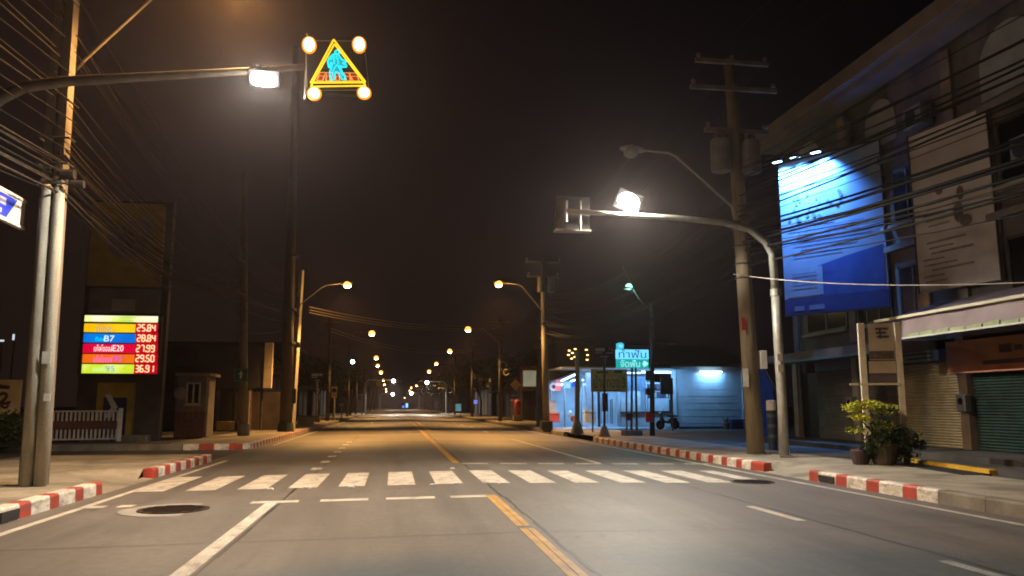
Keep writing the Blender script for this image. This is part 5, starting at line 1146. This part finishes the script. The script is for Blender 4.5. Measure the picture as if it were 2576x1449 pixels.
for u, v, ru, rv in ((.58, .44, .16, .30), (.66, .38, .2, .16), (.36, .60, .12, .12), (.62, .55, .12, .2)): MB().disc(pos(u, v, .012 + ru * .02), dd, Z3, ru, .006, 10, None, rv).build('picture', mat('dark picture', (.15, .11, .09), .7, .3, 4), t)
for q in ((-.015, -.01, 0, 1.01), (1.0, -.01, 1.015, 1.01)): panel('frame_rail', *q, DSTEEL, .03, .03)
# sign post in front of the shutters, bush and pots
SY = 17.0
b_ = at(2180, 1175, SY)
t = thing('signboard', 'pale two post signboard with dark lettering bands behind the yellow bush', 'sign', (b_.x, SY, PV))
a, b = at(2156, 814, SY), at(2180, 814, SY); MB().span((a.x, SY - .06, PV), (a.x + .145, SY + .06, a.z)).build('post', mat('post cream', (.62, .58, .48), .6, .12, 4), t, False, .01)
MB().span((a.x + .78, SY - .05, PV), (a.x + .91, SY + .05, a.z)).build('post', MATS['post cream'], t, False, .01)
for p0, p1, mm in (((2180, 816), (2240, 907), mat('sign panel tan', (.42, .36, .29), .6, .12, 2)), ((2182, 909), (2242, 940), mat('sign panel sand', (.42, .35, .26), .6, .12, 2)), ((2184, 942), (2244, 962), mat('sign panel plum', (.10, .075, .085), .6, .15, 2))): plate('panel', p0, p1, SY - .02, .05, mm, t)
m = MB(); random.seed(8)
for q in ((2196, 826, 2224, 832), (2198, 836, 2220, 842), (2200, 846, 2226, 852), (2204, 828, 2210, 854)): rect(m, q[:2], q[2:], SY - .03, .008)
m.build('lettering', mat('plum ink', (.07, .06, .085), .6, .2, 4), t); plate('lettering_band', (2183, 884), (2238, 905), SY - .026, .005, mat('band brown', (.09, .075, .065), .6, .3, 12), t)
MB().span((at(2140, 968, SY).x, SY - .09, at(2140, 969, SY).z), (a.x + .8, SY - .062, at(2140, 964, SY).z)).build('cross_rail', mat('rail bright', (.6, .55, .42), .4, .1, 4), t)
t.rotation_euler.z = R(-24)
random.seed(17)
bx, by = at(2225, 1165, 16.5).x, 16.5
t = thing('potted_bush', 'leafy bush with yellow green top and dark right side in front of the shutters', 'bush', (bx, by, PV))
m = MB()
for px, py, rx_, rz_, mm, n_ in ((2145, 1026, .26, .10, [LEAFY], 150), (2180, 1018, .34, .12, [LEAFY], 220), (2222, 1030, .32, .15, [LEAFY, LEAFY, LEAFM], 240), (2165, 1050, .26, .10, [LEAFY], 150), (2155, 1082, .22, .10, [LEAFY, LEAFM], 140), (2215, 1070, .36, .16, [LEAFY, LEAFM, LEAFM], 240), (2240, 1090, .42, .22, [LEAFM, LEAFD], 320),
                                 (2275, 1095, .36, .18, [LEAFD, LEAFM], 260), (2305, 1118, .24, .12, [LEAFD], 150), (2205, 1112, .34, .22, [LEAFD, LEAFD, LEAFM], 280), (2255, 1125, .3, .2, [LEAFD], 220), (2180, 1130, .2, .15, [LEAFD], 120), (2265, 1142, .42, .2, [LEAFD], 240), (2195, 1148, .34, .14, [LEAFD, LEAFD, LEAFM], 160)):
    leaf_cloud(m, at(px, py, by + random.uniform(-.12, .2)), (rx_ * 1.05, .32, rz_ * 1.05), int(n_ * 1.7), .040, mm, .5)
m.build('foliage', None, t); m = MB()
for px, py in ((2160, 1050), (2190, 1040), (2235, 1060), (2280, 1105), (2205, 1085)): m.tube([Vector((bx, by, PV + .35)), Vector((bx, by, PV + .35)).lerp(at(px, py, by), .5) + Z3 * .05, at(px, py, by)], [.035, .025, .01], 6)
m.build('stem', MATS['bark'], t)
MB().tube([(bx, by, PV), (bx, by, PV + .05), (bx, by, PV + .42), (bx, by, PV + .45)], [.22, .24, .32, .3], 16).build('pot', mat('pot buff', (.10, .075, .05), .8, .2, 4), t)
p = thing('plant_pot', 'dark squat empty pot half hidden left of the leafy bush', 'pot', (bx - .5, by + .1, PV))
MB().tube([(bx - .5, by + .1, PV), (bx - .5, by + .1, PV + .3), (bx - .5, by + .1, PV + .34), (bx - .5, by + .1, PV + .30)], [.16, .22, .21, .17], 14).build('body', mat('pot dark', (.05, .03, .028), .7, .25, 4), p)
MB().disc((bx - .5, by + .1, PV + .305), X3, Y3, .18, .01, 14).build('soil', DIRT, p)
a, b = atz(2275, 1160, PV), atz(2500, 1193, PV); c_ = (a + b) / 2; L_ = (b - a).length; an_ = math.atan2(b.y - a.y, b.x - a.x)
struct(MB().box((c_.x, c_.y, PV + .03), (L_, .16, .10), an_).build('kerb', mat('kerb yellow paint', (.55, .33, .03), .6, .2, 3, fine=.2)))
d_ = Vector((-math.sin(an_), math.cos(an_), 0)); d_ = d_ if d_.y > 0 else -d_; c_ = c_ + d_ * .42
struct(MB().box((c_.x, c_.y, PV - .01), (L_ * 1.1, .55, .05), an_).build('gutter', SEAM))

# ================================================================== OVERHEAD CABLES
def cable(label, a, b, sag, r, mt, group, n=14):
    a, b = Vector(a), Vector(b)
    pts = [a.lerp(b, i / n) - Z3 * (sag * 4 * (i / n) * (1 - i / n)) for i in range(n + 1)]
    return tag(MB().tube(pts, r, 5, None, False).build('overhead_cable', mt, None, True), label, 'cable', group)
random.seed(31)
def bundle(A, B, n, zr, sag, r, label, group, spread=.35, mt=None):
    for i in range(n):
        z = zr[0] + (zr[1] - zr[0]) * (i + random.random() * .6) / n; zb = zr[2] + (zr[3] - zr[2]) * (i + random.random() * .6) / n
        dx = random.uniform(-spread, spread)
        cable(label, (A[0] + dx, A[1], z), (B[0] + dx * .8, B[1], zb), random.uniform(*sag), random.choice(r), mt or random.choice([BLACK, BLACK, CABLE2]), group)
PL_ = (PLX - .1, PLY + .1); 
g = 'cables on the left poles'
bundle((-6.4, -20), PL_, 18, (5.0, 9.4, 5.0, 9.2), (.4, .9), (.008, .011, .018), 'thin dark cable running from the near left pole out over the left edge', g)
bundle(PL_, (-5.7, 45), 20, (5.0, 9.2, 5.6, 8.6), (.5, 1.4), (.008, .011, .02), 'thin sagging cable between the near left pole and the lit pole across the side street', g)
bundle((-5.7, 45), (-5.6, 70.2), 10, (5.4, 8.6, 5.2, 8.6), (.5, 1.4), (.014, .02), 'sagging cable between the lit left pole and the next lamp pole', g)
bundle((-5.6, 70.2), (-5.6, 100.2), 8, (5.0, 8.4, 5.0, 8.4), (.6, 1.5), (.018, .024), 'faint cable farther along the left row of poles', g)
bundle(PL_, (-6.9, 36.5), 14, (4.95, 5.7, 6.0, 7.2), (.5, .9), (.012, .018), 'bundled brown cable from the near left pole to the dim round pole', g, .16, mat('dusty cable jacket', (.026, .021, .017), .8, .3, 8, spec=.1))
bundle((-6.4, -20), PL_, 8, (5.0, 5.6, 4.95, 5.6), (.4, .6), (.012, .018), 'low bundled cable from the left edge to the near left pole', g, .16, MATS['dusty cable jacket'])
g = 'cables on the right poles'
RP = (RX - .05, RY - .1); R2 = (at(1371, 800, Y2).x, Y2)
bundle((10.9, -13), RP, 20, (5.0, 8.6, 5.2, 8.3), (.5, 1.2), (.009, .013, .022), 'dark cable crossing in front of the right billboards', g)
bundle(RP, R2, 18, (5.2, 8.2, 5.2, 7.6), (.5, 1.5), (.012, .018), 'sagging cable between the right transformer poles', g)
bundle(R2, (9.0, 68.2), 14, (5.2, 8.0, 5.0, 8.0), (.6, 1.8), (.016, .022), 'sagging cable left of the small transformer pole', g)
bundle((9.0, 68.2), (9.0, 93.2), 8, (5.0, 8.2, 5.0, 8.2), (.6, 1.6), (.02, .026), 'faint cable farther along the right row of poles', g)
bundle((10.9, -13), RP, 5, (5.6, 6.6, 5.6, 6.6), (.7, 1.0), (.028, .036), 'thick dark bundled cable crossing in front of the right billboards', g, .2, BLACK)
bundle(PL_, (-6.9, 36.5), 5, (5.0, 6.4, 6.2, 7.4), (.5, .9), (.024, .032), 'thick brown cable from the near left pole to the dim round pole', 'cables on the left poles', .2, MATS['dusty cable jacket'])
for dx in (-.9, 0, .9): cable('high tension wire on the right crossarms', (RX + dx, RY - .15, hh + .1), (8.7 + dx * .8, Y2, 9.9), .4, .008, BLACK, 'high wires'); cable('high tension wire running out of the picture from the right crossarms', (RX + dx, RY - .15, hh + .1), (11 + dx, -13, 11.4), .5, .008, BLACK, 'high wires')
cable('single pale telephone cable sagging across the blue billboard to the awning', at(1845, 690, RY - .3), at(2640, 708, 11.5), .16, .011, mat('pale cable', (.42, .38, .33), .5, .1, 6), None)
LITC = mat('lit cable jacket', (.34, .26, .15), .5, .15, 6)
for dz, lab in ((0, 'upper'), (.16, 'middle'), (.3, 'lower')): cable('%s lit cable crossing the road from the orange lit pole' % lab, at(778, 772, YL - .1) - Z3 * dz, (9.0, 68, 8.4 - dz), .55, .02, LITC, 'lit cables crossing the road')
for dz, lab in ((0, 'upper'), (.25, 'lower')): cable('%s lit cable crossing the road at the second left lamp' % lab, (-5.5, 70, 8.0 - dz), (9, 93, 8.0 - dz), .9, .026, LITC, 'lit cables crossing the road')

# ================================================================== NIGHT AIR
m = MB().span((-60, -24, -1.4), (60, 700, 21)); hz = m.build('haze', None); tag(hz, kind='stuff')
hm = bpy.data.materials.new('night haze'); hm.use_nodes = True; n = hm.node_tree; n.nodes.clear()
o_ = n.nodes.new('ShaderNodeOutputMaterial'); v_ = n.nodes.new('ShaderNodeVolumePrincipled'); v_.inputs['Density'].default_value = .00038; v_.inputs['Color'].default_value = (.95, .80, .78, 1); v_.inputs['Anisotropy'].default_value = .82
n.links.new(v_.outputs[0], o_.inputs['Volume']); hz.data.materials.append(hm)
for o in list(C.objects):
    if o.get('label') and len(o['label'].split()) > 16: print('LONG', o['label'])
